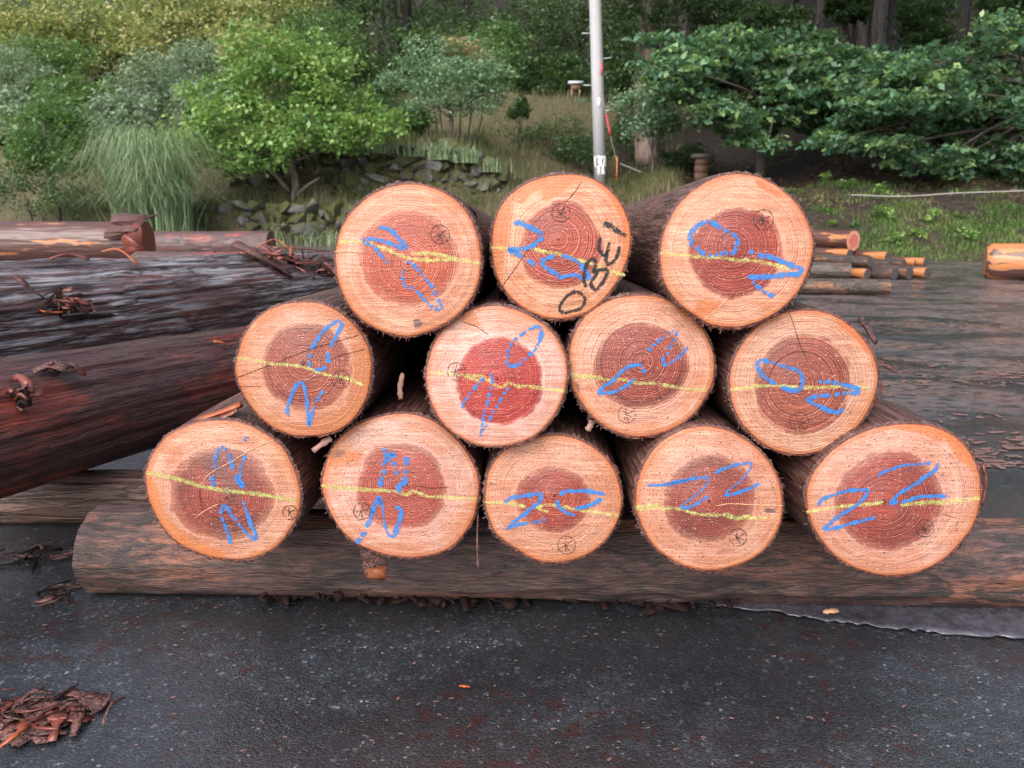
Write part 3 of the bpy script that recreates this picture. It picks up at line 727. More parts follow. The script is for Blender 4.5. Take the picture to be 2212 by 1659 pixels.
  blue=[[(240,690),(400,680),(520,650),(650,625),(840,605)],[(400,690),(520,665),(650,640)],[(560,905),(640,905),(720,870),(790,820),(840,800)],[(895,570),(1000,520),(1130,480),(1270,460)],[(990,785),(1080,775),(1180,740),(1260,710),(1340,665)]],
  blue_thin=[[(840,605),(820,680),(740,760),(640,840),(560,900)],[(1270,460),(1240,540),(1150,650),(1050,720),(990,790)]],
  dash=[], yellow=[[(120,900),(250,890),(350,875)],[(125,920),(380,915),(550,920),(680,960),(850,980),(1000,980),(1100,1010),(1300,1010),(1520,1000)],[(1000,960),(1100,1000),(1250,990)]],
  stamp=(1130,1198,84,15), pale=[[(910,890),(1050,870),(1300,880),(1570,890)]], crack=[],
  stain=[], smut=[[(1380,920),(1500,910),(1520,960),(1420,970)]],
  mk=dict(sap=(.78,.45,.275), sap2=(.70,.35,.20), heart=(.31,.115,.085), heart2=(.21,.06,.05), sawang=.1, speck=.65, nr=56, darkpatch=.5, soft=.09)),
 dict(id='B5', o=(2820, 1460), s=2.5918, label='rightmost log of the bottom row, widest end with two blue 2-shaped strokes',
  out=[(1060,130),(1250,140),(1430,195),(1580,300),(1680,440),(1740,590),(1755,760),(1735,920),(1680,1080),(1590,1200),(1450,1350),(1280,1460),(1080,1520),(880,1535),(700,1500),(540,1440),(390,1340),(270,1200),(190,1060),(145,900),(140,740),(190,600),(270,490),(370,380),(530,270),(700,190),(880,145)],
  pith=(850,850), heart=(905,850,515,475), w=30,
  blue=[[(240,880),(290,820),(400,780),(520,745),(620,740),(710,735)],[(710,735),(680,800),(610,870),(530,920),(420,990),(340,1060),(300,1100),(420,1085),(540,1050),(640,1025),(770,990)],[(800,620),(830,580),(930,545),(1020,510)],[(1355,490),(1320,560),(1230,620),(1150,680),(1080,720),(1010,760),(940,820),(910,865),(980,840)],[(1000,860),(1090,830),(1200,800),(1310,795),(1430,800)]],
  dash=[[(1020,510),(1130,505),(1230,490),(1310,490)]],
  yellow=[[(130,945),(300,915),(480,890),(700,870),(850,850)],[(1000,875),(1200,865),(1400,850),(1500,840),(1740,815)],[(1100,860),(1300,850),(1450,870)]],
  stamp=(1230,1090,80,20), pale=[], crack=[[(1380,960),(1520,1000)]],
  stain=[[(860,140),(1250,135),(1500,230),(1640,400),(1720,600),(1600,520),(1440,330),(1200,230)]], smut=[[(150,680),(230,680),(220,710)]],
  mk=dict(sap=(.76,.46,.30), sap2=(.68,.36,.22), heart=(.34,.11,.085), heart2=(.22,.058,.048), stain=(.60,.21,.08), sawang=.3, speck=.6, nr=50, darkpatch=.35, soft=.07)),
]

VPX, VPY = 1140.0, 518.0
AX = ray(VPX, VPY); AX /= np.linalg.norm(AX)

def solve_bed(px, top, bot):
    def m(py):
        d = ray(px, py); return -d[2] / d[1]
    m1, m2 = m(top), m(bot)
    a, b = 1 + math.sqrt(1 + m1 * m1), 1 - math.sqrt(1 + m2 * m2)
    # HCAM - m1*Y = a*r ; HCAM - m2*Y = b*r
    r = HCAM * (m2 - m1) / (a * m2 - b * m1)
    Y = (HCAM - a * r) / m1
    return Y, r
YL, RL = solve_bed(165, 1092, 1277)
YR, RR = solve_bed(2212, 1115, 1312)
BED_X = (atY(163, 1180, YL - RL * .92)[0], atY(2212, 1200, YR)[0])
def bed_at(x):
    t = (x - BED_X[0]) / (BED_X[1] - BED_X[0])
    return YL + (YR - YL) * t, RL + (RR - RL) * t

def inpoly(P, poly):
    x, y = P[:, 0], P[:, 1]; poly = np.asarray(poly, float)
    inside = np.zeros(len(P), bool); n = len(poly); j = n - 1
    for i in range(n):
        xi, yi = poly[i]; xj, yj = poly[j]
        c = ((yi > y) != (yj > y)) & (x < (xj - xi) * (y - yi) / (yj - yi + 1e-12) + xi)
        inside ^= c; j = i
    return inside

def ribbon(path, width, z, seed, dash=False, jit=.12):
    """flat crayon stroke: returns verts, quads, edge attribute"""
    r = np.random.default_rng(seed)
    L = np.concatenate([[0], np.cumsum(np.linalg.norm(np.diff(path, axis=0), axis=1))])
    n = max(4, int(L[-1] / .0012))
    q = np.stack([np.interp(np.linspace(0, L[-1], n), L, path[:, k]) for k in range(2)], -1)
    T = np.gradient(q, axis=0); T /= np.linalg.norm(T, axis=1)[:, None] + 1e-9
    Nn = np.stack([-T[:, 1], T[:, 0]], -1)
    w = width * .5 * (1 + jit * 2 * (r.random(n) - .5)) * (.78 + .44 * vnoise(np.arange(n) * .22 + seed * 7.1, np.zeros(n) + seed))
    s = np.linspace(0, 1, n)
    w = w * np.clip(np.minimum(s, 1 - s) * n / 3 + .45, 0, 1)
    cols = np.array([-1, -.45, .45, 1])
    V = np.concatenate([np.stack([q[:, 0] + Nn[:, 0] * w * c, q[:, 1] + Nn[:, 1] * w * c, np.full(n, z)], -1) for c in cols])
    E = np.concatenate([np.full(n, abs(c)) for c in cols])
    i = np.arange(n - 1)
    if dash:
        keep = np.zeros(n - 1, bool); k = 0
        while k < n - 1:
            a = int(r.integers(2, 9)); b = int(r.integers(1, 4))
            keep[k:k + a] = True; k += a + b
        i = i[keep]
    f = np.concatenate([np.stack([c * n + i, c * n + i + 1, (c + 1) * n + i + 1, (c + 1) * n + i], -1) for c in range(3)])
    return V, f, E

def put_marks(name, strokes, mat, parent):
    Vs, fs, Es, off = [], [], [], 0
    for V, f, E in strokes:
        Vs.append(V); fs.append(f + off); Es.append(E); off += len(V)
    if Vs:
        return lpart(name, np.concatenate(Vs), np.concatenate(fs), mat, parent, attrs={'edge': np.concatenate(Es)})

PILE_INFO = {}
def build_pile_log(D, idx, Yface):
    o, s = D['o'], D['s']
    def dpx(p): return ((o[0] + p[0] / s) / K, (o[1] + p[1] / s) / K)
    pc = dpx(D['pith'])
    O = atY(pc[0], pc[1], Yface)
    t, O, X, Y, Z = frame_thing('stacked_log', D['label'], 'log', O, AX, 'logs in the numbered stack')
    def loc(p):
        d = ray(*dpx(p)); k = np.dot(O - CAM, Z) / np.dot(d, Z)
        w = CAM + d * k - O
        return np.array([w.dot(X), w.dot(Y)])
    unit = np.linalg.norm(loc((D['pith'][0] + 100, D['pith'][1]))) / 100       # metres per picture unit
    NJ = 180
    poly = spline([loc(p) for p in D['out']], NJ, True)
    rj = np.linalg.norm(poly, axis=1); mean = rj.mean()
    ang = poly / rj[:, None]
    # cut face: polar grid around the pith
    ts = np.concatenate([np.linspace(.02, .9, 30), np.linspace(.915, 1.0, 7)])
    V = [np.zeros((1, 3))]; ring = [np.zeros(1)]
    for tt in ts:
        rad = tt * (mean + (rj - mean) * tt ** .8)
        z = np.zeros(NJ) + (.0012 * max(0, (tt - .97) / .03) ** 2)
        V.append(np.stack([ang[:, 0] * rad, ang[:, 1] * rad, z], -1)); ring.append(np.full(NJ, tt))
    V = np.concatenate(V); ring = np.concatenate(ring)
    f4 = grid_faces(NJ, len(ts))[:, ::-1] + 1
    j = np.arange(NJ)
    f3 = np.stack([np.zeros(NJ, int), 1 + (j + 1) % NJ, 1 + j], -1)
    hx, hy, ha, hb = D['heart']
    hc = loc((hx, hy)); ax_, by_ = ha * unit, hb * unit
    heart = np.sqrt(((V[:, 0] - hc[0]) / ax_) ** 2 + ((V[:, 1] - hc[1]) / by_) ** 2)
    stain = np.zeros(len(V)); smut = np.zeros(len(V))
    for pl in D['stain']: stain = np.maximum(stain, inpoly(V[:, :2], [loc(p) for p in pl]).astype(float))
    for pl in D['smut']: smut = np.maximum(smut, inpoly(V[:, :2], [loc(p) for p in pl]).astype(float))
    def blur(a, it):
        g = a[1:].reshape(len(ts), NJ)
        for _ in range(it):
            g = (g + np.roll(g, 1, 1) + np.roll(g, -1, 1) + np.vstack([g[:1], g[:-1]]) + np.vstack([g[1:], g[-1:]])) / 5
        return np.concatenate([a[:1], g.ravel()])
    stain = blur(stain, 4); smut = blur(smut, 2)
    fm = mat_face('cut_end_' + D['id'].lower(), idx + 1, **D['mk'])
    face = lpart('cut_face', V, [f4, f3], fm, t, smooth=True, attrs={'ring': ring, 'heart': heart, 'stain': stain, 'smut': smut})
    # bark: annulus at the cut, then the round of the log going back
    LEN = 3.0
    rows = [(1.0, .0014)] + [(None, .002), (None, .006)] + [(None, q) for q in np.concatenate([np.linspace(.014, .35, 26), np.linspace(.4, LEN, 22)])]
    a = np.arctan2(poly[:, 1], poly[:, 0])
    rr = np.random.default_rng(idx + 50)
    V = []
    for k, (sc, zz) in enumerate(rows):
        if sc:
            rad = rj * sc; z = np.full(NJ, zz)
        else:
            thick = .0006 + .0016 * vnoise(a * mean * 600 + 300, np.full(NJ, zz * 14 + idx * 13.1)) + .0014 * vnoise(a * 3 + 90, np.full(NJ, zz * 3 + idx)) + min(.002, zz * .02)
            if k == 1: thick = thick * (.5 + 1.4 * rr.random(NJ))
            rad = (rj + thick) * (1 + .012 * (vnoise(np.cos(a) * 1.5 + 20, np.sin(a) * 1.5 + zz * 1.3 + idx * 3) - .5) * min(1, zz * 4))
            z = np.full(NJ, zz) + ((rr.random(NJ) - .6) * .003 if k == 1 else 0)
        V.append(np.stack([ang[:, 0] * rad, ang[:, 1] * rad, z], -1))
    V = np.concatenate(V)
    nr = len(rows)
    fb = grid_faces(NJ, nr)
    V = np.concatenate([V, [[0, 0, LEN]]])
    back = np.stack([np.full(NJ, nr * NJ), (nr - 1) * NJ + j, (nr - 1) * NJ + (j + 1) % NJ], -1)
    lpart('bark', V, [fb, back], M['bark_pile'], t, smooth=True)
    # frayed fibres round the rim, mostly on the underside
    pieces = []
    nf = 220 if D['id'] in ('T3', 'M3', 'B4', 'B3') else 90
    for q in range(nf):
        jj = int(rr.integers(0, NJ))
        if poly[jj, 1] < 0 and rr.random() < .72: continue
        p = np.array([poly[jj, 0] * 1.02, poly[jj, 1] * 1.02, .002 + .01 * rr.random()])
        d = np.array([ang[jj, 0], ang[jj, 1], -.6 * rr.random()]) + (rr.random(3) - .5) * 1.3
        d[1] += .5
        d /= np.linalg.norm(d); L = .002 + .006 * rr.random() ** 2
        side = np.cross(d, [0, 0, 1.0]); side = side / (np.linalg.norm(side) + 1e-9) * (.0004 + .0006 * rr.random())
        pieces.append((np.array([p - side, p + side, p + side * .5 + d * L * .6 + [0, .001, 0], p - side * .4 + d * L]), np.array([[0, 1, 2, 3]])))
    Vf, Ff = join(pieces)
    lpart('bark_fibres', Vf, Ff, M['shred'], t, kind='stuff')
    # crayon numbers, chalk line, stamp
    w = D['w'] * unit
    def path(pts): return np.array([loc(p) for p in spline(pts, 12 * len(pts))])
    w *= 1.28
    st = [ribbon(path(q), w, -.0007, idx * 100 + i) for i, q in enumerate(D['blue'])]
    st += [ribbon(path(q), w * .5, -.0007, idx * 100 + 60 + i) for i, q in enumerate(D.get('blue_thin', []))]
    st += [ribbon(path(q), w * .85, -.0007, idx * 100 + 30 + i, dash=True) for i, q in enumerate(D['dash'])]
    put_marks('blue_crayon_number', st, M['blue'], face)
    put_marks('yellow_chalk_line', [ribbon(path(q), 38 * unit, -.0004, idx * 100 + 70 + i, jit=.3) for i, q in enumerate(D['yellow'])], M['yellow'], face)
    if D.get('black'):
        put_marks('black_crayon_digits', [ribbon(path(q), (50 if i == 0 else 36) * unit, -.001, idx * 100 + 80 + i, jit=.3) for i, q in enumerate(D['black'])], M['black'], face)
    sx, sy, sr, rot = D['stamp']
    strokes = []
    aa = np.linspace(0, 2 * np.pi, 40)
    strokes.append([(sx + sr * math.cos(q), sy + sr * math.sin(q)) for q in aa])
    for (x0, y0, x1, y1) in ((-.35, -.75, .05, .75), (.55, -.6, -.1, .02), (-.1, .02, .5, .68), (-.62, -.25, -.15, .0), (-.6, .45, -.1, .08), (-.1, .02, .75, .12)):
        c, sn = math.cos(R(rot)), math.sin(R(rot))
        f_ = lambda x, y: (sx + sr * (x * c - y * sn), sy + sr * (x * sn + y * c))
        strokes.append([f_(x0, y0), f_(x1, y1)])
    sv = [ribbon(np.array([loc(p) for p in q]), 7.0 * unit * (1 if i == 0 else 1.1), -.0010, 5 + i, jit=.2) for i, q in enumerate(strokes)]
    put_marks('ink_stamp', sv, M['stamp'], face)
    # torn ridges and cracks left by the saw
    for i, q in enumerate(D['pale']):
        pp = path(q); r2 = np.random.default_rng(i + idx)
        V3 = np.concatenate([pp + (r2.random(pp.shape) - .5) * .0008, np.zeros((len(pp), 1)) - .0004], 1)
        Vr, Fr = tube(V3, .0003 + .0006 * r2.random(len(V3)), 5, True)
        lpart('torn_ridge', Vr, Fr, M['pale_ridge'], face)
    for i, q in enumerate(D['crack']):
        V_, f_, E_ = ribbon(path(q), 6.5 * unit, -.0003, i, jit=.5)
        lpart('crack', V_, f_, M['crack'], face)
    PILE_INFO[D['id']] = (t, loc, unit, O, X, Y, Z)
    return t

YF = {}
for i, D in enumerate(PILE):
    if D['id'][0] == 'B':
        bot = max(D['out'], key=lambda p: p[1])
        px, py = (D['o'][0] + bot[0] / D['s']) / K, (D['o'][1] + bot[1] / D['s']) / K
        # the underside rests on the bed log behind the cut end
        Y = 1.05
        for it in range(6):
            x = atY(px, py, Y)[0]
            yb, rb = bed_at(x)
            zb = 2 * rb + .005 - AX[2] / AX[1] * (yb - Y)
            d = ray(px, py); Y = (zb - HCAM) / d[2] * d[1]
        YF[D['id']] = Y
mY = np.mean(list(YF.values()))
for q in ('M1', 'M2', 'M3', 'M4', 'T1', 'T2', 'T3'):
    YF[q] = mY + {'M1': .010, 'M2': -.004, 'M3': .004, 'M4': -.012, 'T1': -.008, 'T2': .012, 'T3': -.02}[q]
for i, D in enumerate(PILE):
    build_pile_log(D, i, YF[D['id']])

# ------------------------------------------------------------------ other logs
def rough_log(name, label, A, B, ra, rb, mat, group=None, nu=160, nv=120, amp=.004, across=60, along=5, seed=0, end_mat=None, bend=0.0, lump=.03, cap='flat', cat='log', hk=None):
    A, B = np.asarray(A, float), np.asarray(B, float)
    L = np.linalg.norm(B - A)
    ref = (0, 0, 1) if abs((B - A)[2]) < .9 * L else (1, 0, 0)
    t, O, X, Y, Z = frame_thing(name, label, cat, A, B - A, group, ref=ref)
    a = np.linspace(0, 2 * np.pi, nu, endpoint=False)
    s = np.linspace(0, 1, nv)
    Sg, Ag = np.meshgrid(s, a, indexing='ij')
    rad = ra + (rb - ra) * Sg
    circ = 2 * np.pi * (ra + rb) * .5
    per = max(8, int(circ * across))
    n1 = vnoise(Ag / (2 * np.pi) * per + 0.0, Sg * L * along + seed * 7.7, per)
    n2 = vnoise(Ag / (2 * np.pi) * per * 2, Sg * L * along * 2.3 + seed * 3.1, per * 2)
    low = vnoise(np.cos(Ag) * 1.2 + 40 + seed, np.sin(Ag) * 1.2 + Sg * L * 1.1 + seed * 5)
    ridge = 1 - np.abs(n1 * 2 - 1)
    rad = rad * (1 + lump * 2 * (low - .5)) + amp * (ridge - .5) + amp * .6 * (n2 - .5)
    if cap == 'round':
        rad = rad * np.clip(np.minimum(Sg * L / .05, (1 - Sg) * L / .05) + .72, 0, 1) ** .7
    bx = bend * np.sin(Sg * np.pi)
    V = np.stack([np.cos(Ag) * rad + bx, np.sin(Ag) * rad, Sg * L], -1).reshape(-1, 3)
    lpart('bark', V, grid_faces(nu, nv), mat, t, smooth=True)
    for k, nm in ((0, 'near_end'), (nv - 1, 'far_end')):
        e = V[k * nu:(k + 1) * nu]
        c = e.mean(0)
        Ve = [e]
        for q in (.93, .6, .3): Ve.append(c + (e - c) * q)
        ec = np.concatenate(Ve + [c[None]])
        if k: ec[nu:, 2] += .001
        else: ec[nu:, 2] -= .001
        g = grid_faces(nu, 4)
        j = np.arange(nu)
        tri = np.stack([np.full(nu, 4 * nu), 3 * nu + j, 3 * nu + (j + 1) % nu], -1)
        if k == 0: g = g[:, ::-1]; tri = tri[:, ::-1]
        ring = np.concatenate([np.full(nu, q) for q in (1, .93, .6, .3)] + [[0]])
        lpart('cut_end', ec, [g, tri], end_mat or M['end_grey'], t, attrs={'ring': ring, 'heart': ring / .7, 'stain': ring * 0, 'smut': ring * 0})
    return t, O, X, Y, Z

# front bed log
def bp(x):
    y, r = bed_at(x); return np.array([x, y, r])
bed, _, _, _, _ = rough_log('bed_log', 'weathered barkless bed log lying crosswise under the numbered stack', bp(BED_X[0]), bp(BED_X[1] + .35), RL, RR * 1.01, M['bark_bed'],
          nu=180, nv=360, amp=.0050, across=34, along=7, seed=1, lump=.05)
# torn bark hanging along its underside
def bed_fringe():
    r = np.random.default_rng(3); parts = []
    for k in range(260):
        px = 560 + 1000 * r.random(); py = 1276 + 16 * (px / 2212) * 1.6 + r.normal(0, 5) + 10
        env = .5 + 1.0 * vnoise(np.array([px * .012]), np.array([3.3]))[0]
        p = onground(px, py, .004) + [0, .004, .006 + .016 * r.random()]
        a_ = r.normal(0, .9); L = (.010 + .030 * r.random() ** 2) * env
        d = np.array([math.cos(a_), math.sin(a_) - .15, -.10 - .2 * r.random()])
        q = p + d * L; q[2] = max(.003, q[2])
        parts.append(strip_geo(spline([p, (p + q) / 2 + [0, 0, .004 * r.random()], q], 5), .006 + .016 * r.random() * env, .0015, (0, -.5, 1), seed=k, twist=r.normal(0, .5)))
    V, f = join(parts)
    o = mesh_obj('loose_bark', V, f, M['shred_dark'], kind='stuff')
    o.parent = bed; o.matrix_parent_inverse = (Matrix.Translation(bed.location) @ bed.rotation_euler.to_matrix().to_4x4()).inverted()
bed_fringe()

# second bed log behind it, under the left stack
F0 = onground(-420, 1168); F1 = onground(300, 1130)
Fy = 1.56; fr = .05
rough_log('bed_log', 'thin old bed log behind the front one, under the dark left-hand logs', (-1.9, Fy, fr), (.1, Fy + .02, fr), fr, fr, M['bark_bed2'], nu=96, nv=160, amp=.006, across=40, along=5, seed=4)

# big dark logs on the left
def ext(a, b, ea, eb):
    d = (b - a) / np.linalg.norm(b - a); return a - d * ea, b + d * eb
a0, b0 = sph(0, 962, 291, .24), sph(530, 828, 190, .24)
dz = .0
def lift(a, b, zt, yt):
    t = (yt - a[1]) / (b[1] - a[1]); z = a[2] + (b[2] - a[2]) * t
    return a + [0, 0, zt - z], b + [0, 0, zt - z]
a0, b0 = lift(a0, b0, .12 + .102, Fy)
a0, b0 = ext(a0, b0, .55, .30)
logB, *fB = rough_log('dark_log', 'dark red-brown log with fibrous bark, lowest at the left of the stack', a0, b0, .120, .120, M['bark_red'], 'dark logs left of the stack', nu=320, nv=260, amp=.006, across=60, along=2.2, seed=2)
a1, b1 = sph(0, 693, 240, .34), sph(543, 632, 164, .34)
a1, b1 = ext(a1, b1, .7, 2.2)
logA, *fA = rough_log('dark_log', 'large wet log with pale glistening furrowed bark at the left', a1, b1, .170, .168, M['bark_wet'], 'dark logs left of the stack', nu=320, nv=420, amp=.013, across=40, along=3.2, seed=3)
# cross bearer holding the large log up at its far end (hidden by it in the picture only partly)
pC = atY(318, 512, 7.6)
rough_log('dark_log', 'log with pale stripped patches and a curled bark end, behind the wet log', (pC[0], 7.6, .30), (-7.2, 7.5, .30), .185, .19, mat_debarked('stripped_back_log', 3, .40), 'dark logs left of the stack', nu=160, nv=120, amp=.006, seed=6, end_mat=M['shred_red'])
pD = atY(585, 515, 9.2)
rough_log('dark_log', 'plain brown log lying farthest back at the foot of the stone wall', (pD[0], 9.2, .20), (-6.5, 9.4, .20), .155, .15, M['bark_red'], 'dark logs left of the stack', nu=120, nv=90, amp=.004, seed=7, end_mat=M['bark_red'])
pE = atY(780, 545, 7.0)
rough_log('dark_log', 'thin reddish log just showing above the wet log, beside the pale stack', (pE[0] + .4, 6.6, .135), (-3.1, 6.9, .135), .125, .12, M['bark_red'], 'dark logs left of the stack', nu=100, nv=90, amp=.005, seed=8)

# ------------------------------------------------------------------ far log stack on the right
def cz(x, y): return ((2800 + x / 2.370) / K, (600 + y / 2.370) / K)
far_end_mat = mat_face('cut_end_far', 40, sap=(.80, .50, .30), sap2=(.72, .38, .22), heart=(.52, .24, .17), heart2=(.45, .18, .13), speck=.1, nr=14, ringk=.4)
deb = mat_debarked('stripped_log', 1, .47); deb2 = mat_debarked('stripped_log_dark', 6, .44)
stack_dir = np.array([-.52, .85, .0])
FARS = [ # picture centre of the end, apparent radius, distance, material, label
 (570, 612, 88, 7.75, deb2, far_end_mat, 'thick peeled log with bright round end, on top of the far stack'),
 (540, 722, 40, 7.5, deb, None, 'slim grey-ended log directly under the bright-ended one in the far stack'),
 (862, 748, 43, 7.55, deb, None, 'orange stripped log at the back right of the far stack'),
 (712, 790, 42, 7.2, M['bark_grey'], None, 'dark slim log in front of the orange one, middle of the far stack'),
 (1100, 796, 30, 7.6, deb, None, 'small orange log behind the right end of the far stack'),
 (920, 872, 52, 7.1, M['bark_grey'], None, 'grey-brown log with large dark end, bottom middle of the far stack'),
 (690, 872, 44, 7.15, deb, None, 'log with shaded end below the middle of the far stack'),
 (1045, 862, 55, 7.15, M['bark_grey'], None, 'dark-ended log second from right at the bottom of the far stack'),
 (880, 806, 36, 7.35, M['bark_grey'], None, 'dark-ended log wedged behind the bottom middle log of the far stack'),
 (992, 806, 40, 7.4, M['bark_grey'], None, 'grey log wedged between the orange and the small orange logs of the far stack'),
 (1180, 790, 34, 7.55, deb, None, 'stripped log behind the rightmost one of the far stack'),
 (1196, 868, 46, 7.2, deb, None, 'orange log rightmost at the bottom of the far stack'),
]
for i, (x, y, r, Yd, mt, em, lab) in enumerate(FARS):
    px, py = cz(x, y)
    P = atY(px, py, Yd); rad = r / 2.370 / K / ppm(Yd)
    if y > 855: P[2] = rad + .004
    B = P + stack_dir * 2.2
    rough_log('far_log', lab, P, B, rad, rad * 1.03, mt, 'logs of the far stack', nu=48, nv=40, amp=.004, across=40, along=5, seed=20 + i, end_mat=em, lump=.04)
px, py = cz(890, 1010); P = onground(*cz(890, 1076)); 
rough_log('far_log', 'single grey-brown log on the asphalt in front of the far stack', (P[0], P[1] + .06, .058), (P[0] - 2.6, P[1] + .25, .058), .055, .06, M['bark_grey'], 'logs of the far stack', nu=60, nv=60, amp=.004, seed=33)
px, py = cz(555, 880); P = onground(*cz(555, 945))
rough_log('far_log', 'mottled log with cut branch stubs at the lower left of the far stack', (P[0], P[1] + .05, .074), (P[0] - 2.0, P[1] + .55, .074), .070, .073, M['bark_grey'], 'logs of the far stack', nu=60, nv=50, amp=.006, seed=34, lump=.08)
P = onground(2140, 604)
rough_log('peeled_log', 'big peeled orange log with strips of dark bark at the right edge', (P[0], P[1] + .12, .152), (P[0] + 2.1, P[1] - .75, .152), .150, .155, mat_debarked('peeled_big', 9, .46), nu=90, nv=60, amp=.005, seed=35, cap='round', end_mat=M['end_small'])
P0, P1 = onground(1960, 556), onground(2140, 556)
rough_log('edging_timber', 'weathered grey timber along the far edge of the asphalt', P0 + [0, 0, .04], P1 + [.6, 0, .04], .045, .045, M['timber'], nu=24, nv=30, amp=.004, seed=36, cat='timber')

# ------------------------------------------------------------------ splinters and bark scraps
def scrap(name, label, pts, width, thick, mat, nrm=(0, -.5, 1), parent=None, twist=0.0, seed=0, cat='bark scrap', group=None, n=9):
    P = spline(pts, n)
    V, f = strip_geo(P, width, thick, nrm, seed=seed, twist=twist)
    if parent is None:
        base = P[0]
        o = mesh_obj(name, V - base, f, mat)
        o.location = Vector(base)
        return tag(o, label, cat, group)
    o = mesh_obj(name, V, f, mat)
    o.parent = parent
    o.matrix_parent_inverse = (Matrix.Translation(parent.location) @ parent.rotation_euler.to_matrix().to_4x4()).inverted()
    return o
def pk(pxs, Y): return [atY(x, y, Y + (q[0] if q else 0)) for (x, y, *q) in pxs]

# splinters that stand on or hang from the stacked logs
def plog(i): return PILE_INFO[i][0]
yB = mY
scrap('splinter', 'pale upright splinter in the gap above the second bottom log', pk([(866, 862), (864, 838), (870, 806)], mY + .05), .008, .0015, M['shred_pale'], (0, -1, .1), seed=1, cat='splinter')
scrap('splinter', 'short pale splinter pointing down left in the gap below the leftmost middle log', pk([(716, 946), (700, 956), (676, 974)], mY + .02), .010, .002, M['shred_pale'], (0, -1, .3), seed=2, cat='splinter')
scrap('splinter', 'reddish splinter hanging left of the third middle log above the smallest log', pk([(1279, 907), (1276, 918), (1268, 930)], mY + .02), .010, .002, M['shred_pale'], (0, -1, .3), seed=3, cat='splinter')
scrap('splinter', 'thin straw of bark hanging to the bed log between second and third bottom logs', pk([(1032, 1100), (1031, 1180), (1033, 1232)], mY + .03), .003, .001, M['shred'], (0, -1, .3), seed=4, cat='splinter')
scrap('bark_flake', None, pk([(520, 872), (470, 892), (430, 905), (404, 926)], YF['B1'] + .02), .016, .002, M['shred_orange'], (0, -.3, 1), parent=plog('B1'), seed=5)
scrap('bark_flake', None, pk([(525, 876), (490, 886), (440, 902)], YF['B1'] + .03), .012, .002, M['shred_red'], (0, -.3, 1), parent=plog('B1'), seed=6)
scrap('bark_flake', None, pk([(512, 884), (500, 892), (470, 905)], YF['B1'] + .012), .010, .002, M['shred_red'], (0, -.6, 1), parent=plog('B1'), seed=7)
scrap('bark_flake', None, pk([(1858, 686), (1872, 705), (1893, 742)], YF['M4'] + .03), .011, .003, M['shred'], (.5, -.9, .4), parent=plog('M4'), seed=8)
scrap('bark_flake', None, pk([(1893, 782), (1915, 789), (1938, 804)], YF['M4'] + .03), .007, .002, M['shred'], (0, -.9, .5), parent=plog('M4'), seed=9)
scrap('bark_flake', None, pk([(1905, 822), (1902, 850), (1888, 884)], YF['M4'] + .02), .006, .002, M['shred_red'], (1, -.7, .1), parent=plog('M4'), seed=10)
scrap('bark_flake', None, pk([(2124, 1002), (2130, 1040), (2122, 1090)], YF['B5'] + .02), .014, .003, M['shred_red'], (1, -.7, .1), parent=plog('B5'), seed=11)
scrap('bark_flake', None, pk([(1660, 1030), (1680, 1042), (1694, 1055)], YF['B4'] + .02), .008, .002, M['shred'], (0, -.9, .5), parent=plog('B4'), seed=14)
scrap('bark_flake', None, pk([(1003, 446), (1015, 456), (1028, 474)], YF['T1'] + .06), .018, .004, M['shred_dark'], (.7, -.3, .7), parent=plog('T1'), seed=16)
# flap of bark hanging below the second bottom log, its fresh inner side turned out at the bottom
tf = thing('bark_flap', 'flap of bark with orange torn lower edge hanging under the second bottom log', 'bark scrap', atY(812, 1190, mY + .05))
V, f = strip_geo(spline(pk([(806, 1180), (808, 1205), (810, 1225), (813, 1240)], mY + .05), 9), .036, .003, (0, -1, .15), seed=3, jag=.3)
mesh_obj('outer_bark', V, f, M['shred'], tf)
V, f = strip_geo(spline(pk([(812, 1226, -.004), (813, 1238, -.008), (814, 1252, -.004)], mY + .05), 5), .032, .002, (0, -1, .2), seed=4, jag=.5)
mesh_obj('torn_edge', V, f, mat_plain('torn_bark_edge', (.17, .05, .02), .5, .4, .5, 150), tf)

# scraps on the left logs
def on_log(fr, px, py):
    """point on the surface of a straight log hit by the view ray"""
    O, X, Y, Z, rad = fr
    d = ray(px, py); d = d / np.linalg.norm(d)
    w = CAM - O
    dp = d - Z * d.dot(Z); wp = w - Z * w.dot(Z)
    A_, B_, C_ = dp.dot(dp), 2 * dp.dot(wp), wp.dot(wp) - rad ** 2
    disc = B_ * B_ - 4 * A_ * C_
    if disc < 0: disc = 0
    return CAM + d * ((-B_ - math.sqrt(disc)) / (2 * A_))
fAr = (*fA, .176); fBr = (*fB, .124)
def sl(fr, pxs, lift_=.004):
    return [on_log(fr, x, y) + np.array([0, -.3, 1]) * (q[0] if q else lift_) for (x, y, *q) in pxs]
GA = 'bark scraps on the left logs'
scrap('bark_scrap', 'long flat bark slab lying on the wet log near the stack', sl(fAr, [(508, 540, .03), (560, 565, .03), (632, 603, .012)]), .05, .008, M['shred'], seed=21, group=GA)
scrap('bark_scrap', 'second bark slab under the long one on the wet log', sl(fAr, [(520, 552, .01), (585, 556, .016), (650, 572, .006)]), .05, .008, M['shred_red'], seed=22, group=GA)
scrap('bark_scrap', 'thin red shred across the slabs on the wet log', sl(fAr, [(600, 548, .03), (660, 556, .04), (710, 552, .02)]), .016, .004, M['shred_red'], seed=23, group=GA)
scrap('bark_scrap', 'orange shred at the stack end of the wet log', sl(fAr, [(556, 545, .02), (600, 540, .05), (640, 562, .02)]), .010, .003, M['shred_orange'], seed=24, group=GA)
